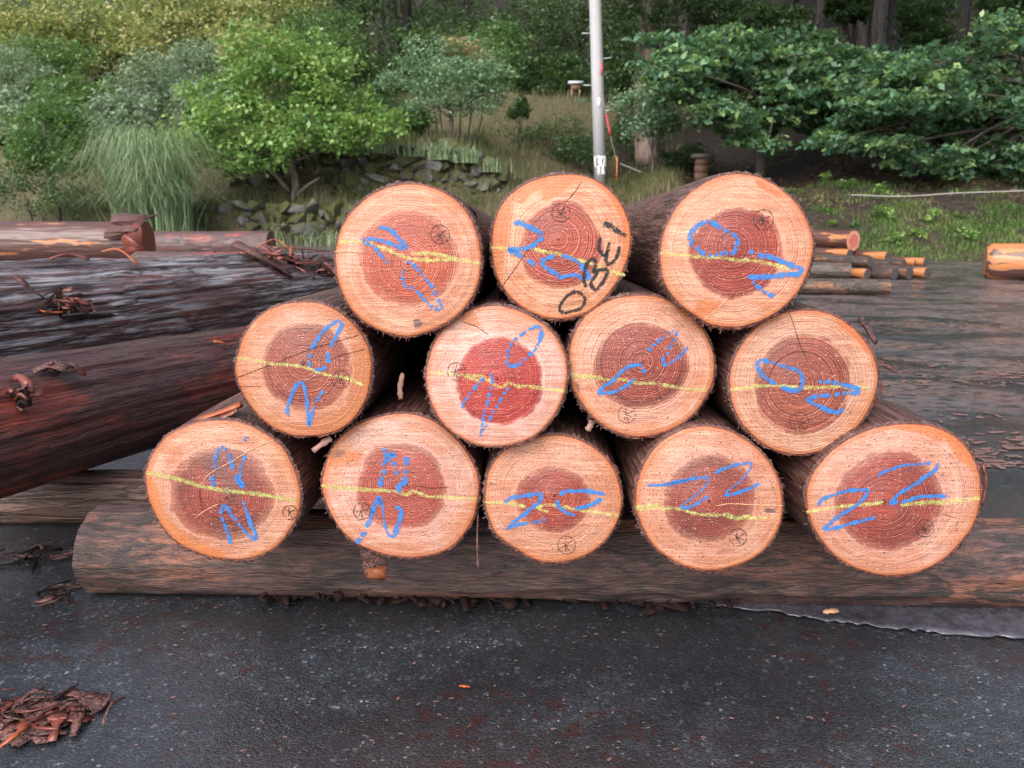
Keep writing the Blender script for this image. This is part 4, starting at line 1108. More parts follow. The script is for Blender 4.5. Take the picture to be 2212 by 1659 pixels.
scrap('bark_scrap', 'red bark chunk by the leftmost top log, on the wet log', sl(fAr, [(640, 578, .02), (690, 584, .03), (725, 600, .01)]), .03, .006, M['shred_red'], seed=25, group=GA)
scrap('bark_scrap', 'pale grey strip leaning on the wet log at far left', sl(fAr, [(38, 616, .03), (66, 640, .03), (100, 658, .02)]), .022, .004, M['shred'], seed=26, group=GA)
scrap('bark_scrap', 'orange sliver below the bark knot on the wet log', sl(fAr, [(92, 680, .012), (118, 684, .014), (140, 678, .010)]), .022, .004, M['shred_orange'], seed=28, group=GA)
scrap('bark_scrap', 'dark loose bark flap below the orange sliver', sl(fAr, [(140, 692, .006), (190, 690, .012), (245, 684, .006)]), .04, .006, M['shred_dark'], seed=29, group=GA)
scrap('bark_scrap', 'bent orange curl on top of the wet log near the stripped log', sl(fAr, [(222, 556, .02), (262, 560, .035), (300, 578, .01)]), .012, .004, M['shred_orange'], seed=30, group=GA)
scrap('bark_scrap', 'small red flakes on the wet log below the stripped log', sl(fAr, [(110, 566, .01), (150, 562, .02), (195, 566, .01)]), .02, .004, M['shred_red'], seed=31, group=GA)
scrap('bark_scrap', 'orange fleck on the lowest dark log by the leftmost middle log', sl(fBr, [(462, 742, .006), (480, 748, .010), (498, 752, .006)]), .012, .003, M['shred_orange'], seed=34, group=GA)
def clump(fr_, label, px, py, sx, sy, n, seed, big=.07):
    r = np.random.default_rng(seed); c = on_log(fr_, px, py)
    t = thing('bark_clump', label, 'bark scrap', c, GA)
    for i in range(n):
        p = on_log(fr_, px + r.normal(0, sx), py + r.normal(0, sy)) + np.array([0, -.3, 1]) * (.004 + .012 * r.random())
        d = r.normal(size=3) * [1, .4, .35]; d /= np.linalg.norm(d); L = big * (.3 + r.random())
        V, f = strip_geo(spline([p - d * L / 2, p + [0, 0, .012 * r.random()], p + d * L / 2], 6), .006 + .016 * r.random(), .003, (0, -.6, .8), seed=i, twist=r.normal(0, .7))
        mesh_obj('shred', V, f, [M['shred'], M['shred_red'], M['shred_dark'], M['shred_red']][i % 4], t)
clump(fAr, 'clump of red-brown bark beside the pale strip on the wet log', 150, 662, 22, 9, 26, 71, .10)
clump(fBr, 'small tangle of bark strips on the lowest dark log at far left', 52, 866, 14, 14, 9, 74, .05)
clump(fBr, 'few bark strips on the lowest dark log under the wet log', 135, 812, 18, 6, 5, 75, .05)
clump(fAr, 'litter of red bark shreds round the slabs on the wet log', 610, 560, 45, 8, 30, 72, .09)
clump(fAr, 'red bark shreds on the wet log close to the leftmost top log', 700, 590, 22, 12, 14, 73, .08)
# ragged collar of bark sprung loose round the end of the back log
logC = bpy.data.objects['dark_log.002']
def collar(x0, w, r0, r1, a0_, a1_, mat, seed):
    P = [np.array([x0 + .02 * math.sin(k * 2.1 + seed), 7.6 - math.cos(R(q)) * (r0 + (r1 - r0) * k / 6), .30 + math.sin(R(q)) * (r0 + (r1 - r0) * k / 6)]) for k, q in enumerate(np.linspace(a0_, a1_, 7))]
    mid = R((a0_ + a1_) / 2)
    V, f = strip_geo(spline(P, 16), w, .012, (0, -math.cos(mid), math.sin(mid)), seed=seed, jag=.22)
    o = mesh_obj('loose_bark', V, f, mat); o.parent = logC
    o.matrix_parent_inverse = (Matrix.Translation(logC.location) @ logC.rotation_euler.to_matrix().to_4x4()).inverted()
collar(pC[0] - .12, .30, .205, .245, 15, 120, M['shred'], 3)
collar(pC[0] - .04, .16, .20, .23, -40, 40, M['shred_red'], 5)

# shreds on the ground
def shred_heap(label, pxc, npc, spread, seed, big=.05, mats=None):
    r = np.random.default_rng(seed)
    c = onground(*pxc)
    t = thing('bark_heap', label, 'bark heap', c)
    for i in range(npc):
        p = c + np.array([r.normal(0, spread[0]), r.normal(0, spread[1]), .002 + .007 * r.random()])
        a = r.normal(.4, .8); L = big * (.4 + r.random())
        d = np.array([math.cos(a), math.sin(a), 0])
        pts = [p - d * L / 2, p + [0, 0, .012 * r.random()] + np.cross(d, [0, 0, 1]) * L * .7 * (r.random() - .5), p + d * L / 2 + [0, 0, .01 * r.random()]]
        V, f = strip_geo(spline(pts, 6), .002 + .007 * r.random() ** 1.5, .0015, (0, 0, 1), seed=i, twist=r.normal(0, .6))
        m = (mats or [M['shred'], M['shred'], M['shred'], M['shred'], M['shred_red'], M['shred_dark'], M['shred_dark']])[int(r.integers(0, len(mats) if mats else 7))]
        mesh_obj('shred', V, f, m, t)
    return t
shred_heap('heap of red-brown bark shreds on the asphalt at bottom left', (56, 1552), 46, (.040, .018), 5, .06)
hp = bpy.data.objects['bark_heap']; r = np.random.default_rng(91)
for i in range(30):
    p = onground(60 + r.normal(0, 48), 1552 + r.normal(0, 20), .004); a = r.normal(.3, .7); d = np.array([math.cos(a), math.sin(a), 0]); L = .03 + .05 * r.random()
    V, f = strip_geo(spline([p - d * L / 2, p + [0, 0, .008 * r.random()], p + d * L / 2], 7), .012 + .022 * r.random(), .0016, (0, 0, 1), seed=i, twist=r.normal(0, .2), jag=.8)
    mesh_obj('bark_piece', V, f, M['shred'] if i % 3 else M['shred_red'], hp)
shred_heap('small dark tuft of bark beside the left end of the bed log', (148, 1285), 16, (.015, .03), 6, .04, [M['shred_dark'], M['shred']])
shred_heap('dim tangle of bark shreds under the thin old bed log', (70, 1205), 22, (.06, .02), 7, .06, [M['shred_dark'], M['shred']])
scrap('splinter', 'orange splinter lying over the bark heap at bottom left', [onground(0, 1612, .012), onground(30, 1590, .02), onground(60, 1566, .012)], .009, .002, M['shred_orange'], (0, 0, 1), seed=50, cat='splinter')
scrap('splinter', 'red-brown strip standing out of the bark heap at bottom left', [onground(158, 1590, .004), onground(166, 1560, .01), onground(176, 1528, .012)], .012, .002, M['shred'], (0, 0, 1), seed=51, cat='splinter')
scrap('splinter', 'tiny orange chip on the asphalt in front of the stack', [onground(993, 1481, .004), onground(1004, 1482, .006), onground(1014, 1483, .004)], .005, .002, M['shred_orange'], (0, 0, 1), seed=52, cat='splinter')
scrap('splinter', 'pale chip on the loose bark under the bed log at right', [onground(1778, 1322, .02), onground(1795, 1320, .022), onground(1810, 1318, .02)], .008, .003, M['pale_ridge'], (0, -.5, 1), seed=53, cat='splinter')

# sheet of wet bark at lower right under the bed log
def bark_sheet():
    top = [(1470, 1290), (1560, 1300), (1700, 1306), (1850, 1310), (2000, 1314), (2212, 1318), (2330, 1320)]
    bot = [(1480, 1298), (1560, 1312), (1700, 1330), (1800, 1346), (1950, 1362), (2100, 1376), (2330, 1388)]
    n = 90
    T, B = spline(top, n), spline(bot, n)
    r = np.random.default_rng(8)
    B[:, 1] += (vnoise(np.arange(n) * .6, np.zeros(n)) - .5) * 8
    V = []
    for k in range(7):
        s = k / 6
        row = []
        for i in range(n):
            q = T[i] * (1 - s) + B[i] * s
            g = onground(q[0], q[1], .0)
            row.append(g + [0, 0, .0035 + .008 * (1 - s) ** 2 + .002 * vnoise(np.array([i * .35]), np.array([k * .9]))[0]])
        V.append(np.array(row))
    V = np.concatenate(V); V2 = V.copy(); V2[:, 2] = .0025
    f = grid_faces(n, 7, False)
    e = np.arange(n - 1) + 6 * n
    rim = np.stack([e, e + 1, e + 1 + len(V), e + len(V)], -1)
    o = mesh_obj('bark_sheet', np.concatenate([V, V2]), [np.concatenate([f, f[:, ::-1] + len(V), rim])], M['lavender'], smooth=True)
    tag(o, 'flat wet greyish strip of bark on the asphalt under the right of the bed log', 'bark sheet')
bark_sheet()

# loose bark litter over the yard (uncountable)
def litter():
    r = np.random.default_rng(11)
    parts = []
    n = 0
    while n < 4600:
        if n < 4100:
            y = 1.9 + 8.0 * r.random() ** 1.3; x = y * (.10 + .62 * r.random())
        else:
            y = .55 + .7 * r.random(); x = (r.random() - .5) * 1.3 * y * 1.3
        dens = fbm(np.array([x * 1.3 + 3]), np.array([y * 2.5]))[0]
        if n < 4100 and dens < .47 + .1 * r.random(): n += .2; continue
        n += 1
        far = n < 4100
        L = (.010 + .045 * r.random() ** 3) if far else (.002 + .005 * r.random())
        a = r.normal(.1, .6); d = np.array([math.cos(a), math.sin(a), 0]); w = np.array([-d[1], d[0], 0]) * L * (.12 + .2 * r.random())
        p = np.array([x, y, .004])
        h = np.array([0, 0, .001 + .003 * r.random()]) * (1 if far else .3)
        parts.append((np.array([p - d * L / 2 - w, p + d * L / 2 - w * .6, p + d * L / 2 + w * .7, p - d * L / 2 + w, p + h]), np.array([[0, 1, 4], [1, 2, 4], [2, 3, 4], [3, 0, 4]])))
    V, f = join(parts)
    o = mesh_obj('bark_litter', V, f, mat_plain('litter_bark', (.15, .085, .075), .45, .5, .5, 12), kind='stuff')
    tag(o, 'reddish bark litter strewn over the wet asphalt', 'litter')
litter()

# ------------------------------------------------------------------ stone walls
def stone_meshes():
    import bmesh
    out = []
    for k in range(9):
        r = np.random.default_rng(100 + k)
        bm = bmesh.new()
        for q in range(15):
            p = r.normal(size=3); p /= np.abs(p).max() ** .75 * np.linalg.norm(p) ** .25
            bm.verts.new(Vector(p * .62 * (.8 + .25 * r.random())))
        bmesh.ops.convex_hull(bm, input=bm.verts)
        bmesh.ops.delete(bm, geom=[v for v in bm.verts if not v.link_faces], context='VERTS')
        bmesh.ops.dissolve_limit(bm, angle_limit=.35, verts=bm.verts, edges=bm.edges)
        bmesh.ops.bevel(bm, geom=list(bm.edges), offset=.055, segments=1, affect='EDGES')
        me = bpy.data.meshes.new('stone'); bm.to_mesh(me); bm.free()
        me.materials.append(M['stone']); out.append(me)
    return out
STONES = stone_meshes()
def wall(name, label, P0, P1, z0f, z1f, h, seed, batter=.12, thick=.34, skip=0.0):
    r = np.random.default_rng(seed)
    P0, P1 = np.asarray(P0, float), np.asarray(P1, float)
    L = np.linalg.norm((P1 - P0)[:2]); d = (P1 - P0) / L
    base = (P0 + P1) / 2
    t = thing(name, label, 'stone wall', (base[0], base[1], z0f(.5)))
    nrm = np.array([d[1], -d[0], 0]);
    z = 0.0
    row = 0
    while z < 1.0:
        hh = h * (.6 + .6 * r.random())
        s = -r.random() * .2
        while s < L:
            w = h * (.6 + 1.3 * r.random() ** 1.3)
            u = (s + w / 2) / L
            if 0 <= u <= 1 and r.random() > skip:
                zz = z0f(u) + (z1f(u) - z0f(u)) * z
                topz = z1f(u) - z0f(u)
                if topz > .12:
                    c = P0 + d * (s + w / 2)
                    o = bpy.data.objects.new('stone', STONES[int(r.integers(0, 9))])
                    COL.objects.link(o); o.parent = t
                    p = np.array([c[0], c[1], 0]) - nrm * (batter * z) + nrm * r.normal(0, .035)
                    o.location = Vector((p[0] - base[0], p[1] - base[1], zz + hh / 2 - z0f(.5)))
                    q_ = .75 + .5 * r.random(); o.scale = (w * 1.1 * q_, thick * (.8 + .5 * r.random()), hh * 1.15 * (.7 + .6 * r.random()))
                    o.rotation_euler = (r.normal(0, .3), r.normal(0, .4), math.atan2(d[1], d[0]) + r.normal(0, .35))
            s += w * .97
        z += hh / max(.3, (z1f(.5) - z0f(.5))) * .93
        row += 1
    return t
w0 = atY(490, 420, 15.1); w1 = atY(1085, 400, 15.0)
zz0 = lambda u: .72 + .08 * u
zz1 = lambda u: 1.55 + .1 * math.sin(u * 9) - max(0, u - .8) * 2.0
wall('stone_wall', 'upper mossy dry stone wall behind the green tree', w0, w1, zz0, zz1, .165, 3)
w0 = atY(430, 500, 13.95); w1 = atY(985, 500, 13.75)
wall('stone_wall', 'lower dry stone wall at the edge of the asphalt left of the stack', w0, w1, lambda u: -.02, lambda u: .58 - .1 * u, .17, 4)
for i, (px, py, s, lab) in enumerate([(1072, 384, .34, 'pale boulder on the grass right of the upper stone wall'), (1018, 432, .2, 'small stone on the grass bank between two top logs'), (1420, 405, .3, 'flat mossy rock at the edge of the mound right of the pole')]):
    p = ground_hit(px, py + 8)
    o = bpy.data.objects.new('boulder', STONES[i]); COL.objects.link(o); o.location = Vector(p + [0, 0, s * .2]); o.scale = (s * 1.3, s, s * .9); o.rotation_euler = (0, .2, i)
    tag(o, lab, 'boulder')

# ------------------------------------------------------------------ vegetation
def leaf_mesh(blobs, n, L, seed, wid=.5, up=.4, clus=26, spread=.22, droop=0.0, shell=.55, flat=1.0):
    """blobs: list of (centre, radii). returns verts, quads, rnd"""
    r = np.random.default_rng(seed)
    vol = np.array([np.prod(b[1]) ** (2 / 3) for b in blobs]); vol = vol / vol.sum()
    P, G = [], []
    for b, v in zip(blobs, vol):
        nb = max(8, int(n * v)); c, rd = np.asarray(b[0]), np.asarray(b[1])
        K_ = max(5, int(clus * (.6 + .8 * r.random())))
        d = r.normal(size=(K_, 3)); d /= np.linalg.norm(d, axis=1)[:, None]
        cc = d * (shell + (1 - shell) * r.random((K_, 1)))
        k = r.integers(0, K_, nb)
        cs = (.6 + .8 * r.random(K_))[k][:, None]
        q = cc[k] + r.normal(size=(nb, 3)) * spread * cs * np.array([1, 1, flat])
        P.append(c + q * rd); G.append(r.random(K_)[k])
    P = np.concatenate(P); G = np.concatenate(G); N = len(P)
    nrm = r.normal(size=(N, 3)); nrm[:, 2] = np.abs(nrm[:, 2]) + up; nrm /= np.linalg.norm(nrm, axis=1)[:, None]
    t = r.normal(size=(N, 3)); t[:, 2] -= droop; t -= nrm * (t * nrm).sum(1)[:, None]; t /= np.linalg.norm(t, axis=1)[:, None] + 1e-9
    b = np.cross(nrm, t)
    l = L * (.45 + 1.0 * r.random(N) ** 1.6)[:, None]; w = l * wid * .5
    V = np.stack([P - t * l * .5, P + b * w + nrm * l * .06, P + t * l * .5, P - b * w + nrm * l * .06], 1).reshape(-1, 3)
    f = np.arange(N * 4).reshape(-1, 4)
    rnd = np.clip(.55 * G + .45 * r.random(N) + r.normal(0, .05, N), 0, 1)
    return V, f, np.repeat(rnd, 4)

def limb_mesh(base, top, r0, r1, targets, seed, seg=8, wob=.08):
    r = np.random.default_rng(seed)
    base, top = np.asarray(base, float), np.asarray(top, float)
    L = np.linalg.norm(top - base)
    pts = [base + (top - base) * s + np.array([r.normal(0, wob), r.normal(0, wob), 0]) * L * .35 * (s > 0) for s in np.linspace(0, 1, 6)]
    parts = [tube(spline(pts, 14), np.linspace(r0, r1, 14), seg, True, .15, seed)]
    for i, q in enumerate(targets):
        q = np.asarray(q, float)
        s = .45 + .5 * r.random(); st = np.array(spline(pts, 14)[int(s * 13)])
        mid = (st + q) / 2 + r.normal(0, .06, 3) * np.linalg.norm(q - st) + [0, 0, .05 * L]
        rr = (r0 + (r1 - r0) * s) * .55
        parts.append(tube(spline([st, mid, q], 9), np.linspace(rr, rr * .18, 9), 6, True, .1, seed + i))
    return join(parts)

def tree(name, label, base, top, r0, blobs, n, L, lmat, seed, tmat='trunk', cat='tree', group=None, **k):
    t = thing(name, label, cat, base, group)
    V, f = limb_mesh(base, top, r0, r0 * .45, [np.asarray(b[0]) - [0, 0, b[1][2] * .1] for b in blobs], seed)
    mesh_obj('trunk', V, f, M[tmat], t, smooth=True)
    V, f, rn = leaf_mesh(blobs, n, L, seed, **k)
    mesh_obj('crown', V, f, M[lmat], t, attrs={'rnd': rn})
    return t
def B_(px, py, rx, ry, Y, depth=None):
    c = atY(px, py, Y); s = 1 / ppm(Y)
    return (c, (rx * s, (depth or rx * .9) * s, ry * s))

# the bright green tree in front of the walls
Yt = 14.35
gb = ground_hit(635, 436)
gb = np.array([atY(635, 440, Yt)[0], Yt, .66])
blobs = [B_(*q, Yt + dy) for q, dy in [((600, 190, 130, 85), 0), ((490, 250, 110, 80), -.2), ((720, 180, 95, 80), .2), ((570, 110, 90, 60), .1), ((650, 270, 120, 60), -.4), ((425, 310, 85, 55), -.3),
         ((560, 330, 100, 50), -.3), ((800, 270, 80, 48), 0), ((740, 290, 80, 50), -.2), ((660, 120, 70, 50), .3), ((500, 350, 60, 35), -.5), ((850, 265, 35, 30), .2)]]
tree('green_tree', 'bright green bushy tree in front of the mossy stone wall', gb, atY(630, 240, Yt), .08, blobs, 19000, .088, 'leaf_bright', 11, clus=60, spread=.12, wid=.6, shell=.35)
for i, (x0, y0, x1, y1) in enumerate([(575, 362, 625, 415), (690, 385, 640, 425)]):
    V, f = tube(spline([atY(x0, y0, Yt - .3), atY((x0 + x1) / 2, (y0 + y1) / 2 - 4, Yt - .2), atY(x1, y1, Yt - .05)], 8), np.linspace(.02, .045, 8), 7)
    mesh_obj('bare_branch', V, f, M['trunk'], bpy.data.objects['green_tree'])

# leafy bush at far left
blobs = [B_(*q, 13.6) for q in [(110, 290, 85, 55), (60, 320, 55, 45), (165, 310, 45, 50), (120, 345, 70, 35), (105, 240, 45, 35)]]
b0_ = np.array([atY(110, 400, 13.6)[0], 13.6, .1])
tree('leafy_bush', 'rounded dark green bush at the far left beside the pampas grass', b0_, atY(110, 310, 13.6), .05, blobs, 6500, .075, 'leaf_mid', 12, cat='bush', wid=.6)
blobs = [B_(*q, 13.2) for q in [(60, 420, 90, 45), (150, 430, 50, 40), (10, 380, 60, 40)]]
tree('brush', 'low tangled brush under the far-left bush', np.array([atY(60, 470, 13.2)[0], 13.2, 0.0]), atY(60, 430, 13.2), .03, blobs, 3000, .06, 'leaf_dark', 13, cat='bush')

# grey-green shrubs and yellowing trees up the left slope
def gz(px, Y): 
    x = atY(px, 400, Y)[0]; return np.array([x, Y, hzs(x, Y)])
for i, (px, py, rx, ry, Y, mt, lab, nm) in enumerate([
    (320, 185, 105, 62, 18.5, 'leaf_grey', 'grey-green shrub behind the pampas grass', 'grey_shrub'),
    (45, 165, 75, 60, 19.5, 'leaf_grey', 'grey-green shrub at the far left edge of the slope', 'grey_shrub'),
    (415, 140, 75, 60, 19.5, 'leaf_grey', 'grey-green shrub just left of the bright green tree', 'grey_shrub')]):
    blobs = [B_(px + dx * rx, py + dy * ry, rx * .6, ry * .6, Y) for dx, dy in ((0, 0), (-.5, .2), (.5, .15), (.1, -.5), (-.2, .6), (.4, .6))]
    tree(nm, lab, gz(px, Y), atY(px, py, Y), .05, blobs, 6000, .10, mt, 30 + i, cat='shrub', wid=.3)
for i, (px, py, rx, ry, Y, mt, lab) in enumerate([
    (60, 60, 110, 70, 22, 'leaf_yellow', 'yellow-green tree in the top left corner'),
    (210, 95, 110, 60, 22.5, 'leaf_yellow', 'yellowing tree with dark leaning trunk above the pampas grass'),
    (330, 40, 110, 60, 25, 'leaf_yellow', 'yellow-green tree behind the leaning one at upper left'),
    (480, 50, 100, 60, 25, 'leaf_yellow', 'yellow-green tree above the left part of the bright tree'),
    (600, 30, 100, 60, 26, 'leaf_yellow', 'olive tree above the top of the bright green tree'),
    (130, 10, 140, 60, 28, 'leaf_grey', 'pale tree highest on the left slope'),
    (420, -20, 160, 60, 30, 'leaf_grey', 'pale tree along the top edge, left of the conifers')]):
    blobs = [B_(px + dx * rx, py + dy * ry, rx * .55, ry * .55, Y + r_ * 1.0) for dx, dy, r_ in ((0, 0, 0), (-.6, .2, .2), (.6, .2, -.3), (.1, -.6, .4), (-.3, .6, -.5), (.4, .7, 0), (-.7, -.5, .3), (.7, -.5, .1))]
    base = gz(px + (25 if i == 1 else 0), Y)
    tree('slope_tree', lab, base, atY(px, py, Y), .12, blobs, 6500, .13, mt, 40 + i, tmat='trunk_dark', group='trees on the left slope', wid=.5, clus=24)

for i, (px, py, rx, ry, Y, mt, lab) in enumerate([
    (150, 215, 90, 45, 17.0, 'leaf_mid', 'dark green shrub between the far-left bush and the grey shrub'),
    (250, 250, 70, 40, 16.2, 'leaf_grey', 'pale shrub just behind the top of the pampas grass'),
    (15, 250, 60, 50, 15.5, 'leaf_grey', 'grey shrub cut by the left edge behind the bush'),
    (440, 230, 60, 50, 17.0, 'leaf_grey', 'grey shrub half hidden by the left side of the bright tree'),
    (90, 130, 100, 45, 20.5, 'leaf_mid', 'green tree above the far-left grey shrub'),
    (520, 120, 90, 60, 21.0, 'leaf_yellow', 'olive shrub behind the crown of the bright tree'),
    (700, 90, 90, 60, 22.0, 'leaf_mid', 'green shrub between the bright tree and the conifers'),
    (260, 120, 100, 40, 24.0, 'leaf_yellow', 'yellowing shrub on the upper left terrace'),
    (800, 230, 60, 45, 19.5, 'leaf_dark', 'dark shrub in the shade right of the bright tree'),
    (870, 260, 50, 30, 17.5, 'leaf_mid', 'low green shrub at the left foot of the blue-green shrub')]):
    blobs = [B_(px + dx * rx, py + dy * ry, rx * .6, ry * .6, Y + q) for dx, dy, q in ((0, 0, 0), (-.55, .2, .2), (.55, .15, -.2), (.1, -.5, .2), (-.2, .6, -.2), (.45, .6, 0), (-.5, -.4, .3), (.5, -.5, .2))]
    b = gz(px, Y); tp = atY(px, py, Y)
    if tp[2] < b[2] + .2: b = np.array([b[0], b[1], tp[2] - .6])
    tree('slope_shrub', lab, b, tp, .04, blobs, 4500, .10, mt, 800 + i, tmat='trunk_dark', cat='shrub', group='shrubs on the left slope', wid=.45)

# conifers and dark trees in the middle
def conifer(px, Y, topy, boty, rx, seed, lab, n=7000):
    base = gz(px, Y); top = atY(px, topy, Y); bz = atY(px, boty, Y)[2]
    t = thing('conifer', lab, 'tree', base, 'conifers behind the shrubs')
    V, f = tube([base, (base + top) / 2, top], [.22, .15, .03], 9); mesh_obj('trunk', V, f, M['trunk_dark'], t, smooth=True)
    r = np.random.default_rng(seed); blobs = []
    H = top[2] - bz; R0 = rx / ppm(Y)
    for k in range(34):
        s = k / 33; z = bz + H * s; rr = R0 * (1 - s * .75); a = r.random() * 6.28
        blobs.append((np.array([base[0] + math.cos(a) * rr * .6, Y + math.sin(a) * rr * .6, z]), (rr * .55, rr * .55, H * .05 + .18)))
    V, f, rn = leaf_mesh(blobs, n, .17, seed, wid=.28, up=.1, clus=9, spread=.35, droop=1.2)
    mesh_obj('crown', V, f, M['leaf_cedar'], t, attrs={'rnd': rn})
conifer(740, 23.5, -190, 250, 150, 61, 'drooping conifer just right of the bright green tree', 9000)
conifer(880, 24.5, -230, 210, 170, 62, 'tall conifer behind the blue-green shrub', 9000)
conifer(1010, 26.5, -260, 200, 160, 63, 'conifer between the blue-green shrub and the pole', 8000)
conifer(640, 27.5, -260, 150, 130, 64, 'paler conifer rising behind the bright tree', 6000)
for i, (px, py, rx, ry, Y, lab, mt) in enumerate([
    (1130, 80, 110, 80, 25, 'dark broadleaf tree left of the utility pole', 'leaf_dark'),
    (1230, 60, 90, 90, 26, 'dark broadleaf tree directly behind the utility pole', 'leaf_dark'),
    (1190, 165, 100, 40, 24, 'low dark bush above the little terrace with the lidded box', 'leaf_dark'),
    (1060, 130, 70, 70, 23, 'dark green bush right behind the blue-green shrub', 'leaf_mid'),
    (1340, 120, 60, 90, 22, 'dark leafy tree between the pole and the shaggy trunk', 'leaf_dark')]):
    blobs = [B_(px + dx * rx, py + dy * ry, rx * .55, ry * .5, Y + r_) for dx, dy, r_ in ((0, 0, 0), (-.6, .3, .2), (.6, .2, -.3), (.1, -.6, .4), (-.3, .7, -.3), (.4, .7, 0), (-.6, -.5, .3), (.6, -.6, .1))]
    tree('dark_tree', lab, gz(px, Y), atY(px, py, Y), .10, blobs, 6000, .12, mt, 70 + i, tmat='trunk_dark', group='dark trees behind the pole', wid=.5)

# blue-green shrub above the wall
Yb = 17.3
blobs = [B_(*q, Yb) for q in [(970, 190, 90, 55), (905, 110, 42, 32), (880, 170, 60, 28), (1010, 130, 70, 45), (1060, 160, 50, 40), (930, 230, 65, 32), (1030, 215, 60, 35), (980, 150, 60, 40), (860, 175, 38, 16)]]
tree('blue_green_shrub', 'spreading blue-green shrub on the terrace above the stone wall', gz(975, Yb), atY(970, 220, Yb), .05, blobs, 9500, .08, 'leaf_blue', 81, cat='shrub', wid=.45, flat=.7)
V, f, rn = leaf_mesh([B_(1000, 100, 45, 16, Yb), B_(1035, 118, 25, 14, Yb)], 700, .08, 82, wid=.45)
mesh_obj('crown', V, f, M['leaf_autumn'], bpy.data.objects['blue_green_shrub'], attrs={'rnd': rn})
r = np.random.default_rng(83)
for k in range(7):
    p = gz(930 + k * 16, Yb + r.normal(0, .15)); q = atY(900 + k * 24, 190, Yb)
    V, f = tube(spline([p, (p + q) / 2 + r.normal(0, .05, 3), q], 7), np.linspace(.022, .01, 7), 6)
    mesh_obj('stem', V, f, M['trunk_dark'], bpy.data.objects['blue_green_shrub'])

# tree with shaggy bark right of the pole
Ys = 18.5
sb = gz(1395, Ys)
t = thing('shaggy_tree', 'tree with pale shaggy peeling trunk right of the utility pole', 'tree', sb)
V, f = tube(spline([sb, atY(1393, 250, Ys), atY(1397, 150, Ys), atY(1404, 60, Ys), atY(1400, -200, Ys)], 22), np.linspace(.24, .22, 22), 14, True, .12, 5)
mesh_obj('trunk', V, f, M['shaggy'], t, smooth=True)
for k in range(26):
    a = r.random() * 6.28; y0 = 40 + 140 * r.random(); p = atY(1396, y0, Ys) + np.array([math.cos(a) * .23, math.sin(a) * .23, 0])
    V, f = strip_geo(spline([p, p + [math.cos(a) * .02, math.sin(a) * .02, -.25], p + [math.cos(a) * .05, math.sin(a) * .05, -.5 - .3 * r.random()]], 6), .05, .008, (math.cos(a), math.sin(a), .1), seed=k)
    mesh_obj('bark_strip', V, f, M['shaggy'], t)
V, f, rn = leaf_mesh([B_(*q, Ys - .3) for q in [(1380, 30, 60, 45), (1440, 50, 45, 40), (1360, 90, 35, 30), (1450, 0, 70, 40), (1340, 0, 60, 40), (1400, -60, 120, 60)]], 5000, .11, 91, wid=.45, droop=.5)
mesh_obj('crown', V, f, M['leaf_dark'], t, attrs={'rnd': rn})

# shrub under it
blobs = [B_(*q, 15.5) for q in [(1420, 245, 45, 32), (1380, 225, 50, 30), (1395, 275, 48, 25), (1440, 265, 35, 28)]]
tree('leafy_shrub', 'mid-green shrub at the foot of the shaggy tree', gz(1415, 15.6), atY(1410, 270, 15.6), .03, blobs, 4200, .08, 'leaf_blue', 92, cat='shrub', wid=.45)

# maple sprays reaching out over the bank
def sprays(lst, Y, seed, n, L=.11):
    blobs = []
    r = np.random.default_rng(seed)
    for (px, py, rx, ry) in lst:
        for k in range(4):
            blobs.append(B_(px + r.normal(0, rx * .45), py + r.normal(0, ry * .65), rx * .85, ry * .85, Y + r.normal(0, .7)))
    return blobs
Ym = 13.8
m1 = sprays([(1470, 140, 80, 32), (1560, 110, 70, 28), (1640, 125, 80, 35), (1730, 130, 80, 35), (1810, 120, 70, 32), (1870, 150, 55, 35), (1500, 190, 75, 30), (1590, 190, 70, 30), (1440, 170, 55, 28), (1530, 220, 60, 26),
             (1660, 180, 60, 28), (1640, 285, 50, 26), (1620, 262, 50, 22), (1700, 190, 60, 25), (1780, 190, 60, 28), (1850, 190, 60, 35), (1580, 150, 80, 35), (1700, 150, 80, 30), (1560, 250, 50, 22), (1500, 120, 60, 25)], Ym, 101, 0)
base = gz(1640, Ym + .5)
tree('maple', 'broad maple with layered branches right of the shaggy tree', base, atY(1650, 150, Ym + .3), .11, m1, 30000, .125, 'leaf_maple', 101, wid=.6, clus=15, droop=1.0, up=.6, flat=.6, spread=.2)
m2 = sprays([(1960, 190, 75, 35), (2040, 200, 80, 40), (2120, 200, 80, 45), (2190, 180, 70, 50), (1930, 240, 70, 30), (2000, 270, 80, 35), (2090, 270, 80, 35), (2180, 270, 70, 40), (1850, 300, 60, 26), (1930, 320, 70, 28), (2060, 340, 60, 26), (2150, 330, 70, 30), (2010, 140, 60, 35), (2100, 130, 60, 40), (2060, 355, 40, 18), (1840, 270, 55, 22), (2210, 330, 50, 40), (2150, 110, 70, 40), (1950, 130, 60, 30), (2200, 110, 60, 50), (1890, 200, 60, 40), (2110, 365, 40, 16)], 12.6, 102, 0)
base = gz(2330, 13.2)
tree('maple', 'maple spreading in from the right edge above the rope', base, atY(2300, 120, 13.0), .11, m2, 34000, .115, 'leaf_maple', 102, wid=.6, clus=15, droop=1.0, up=.6, flat=.6, spread=.2)
m3 = sprays([(1720, 250, 50, 20), (1780, 260, 50, 22), (1560, 240, 40, 18), (1880, 210, 50, 25)], 14.5, 103, 0)
tree('maple', 'shaded maple sapling low between the two spreading maples', gz(1780, 15), atY(1780, 260, 14.6), .05, m3, 5000, .11, 'leaf_maple', 103, wid=.6, clus=10, up=.7, flat=.6)

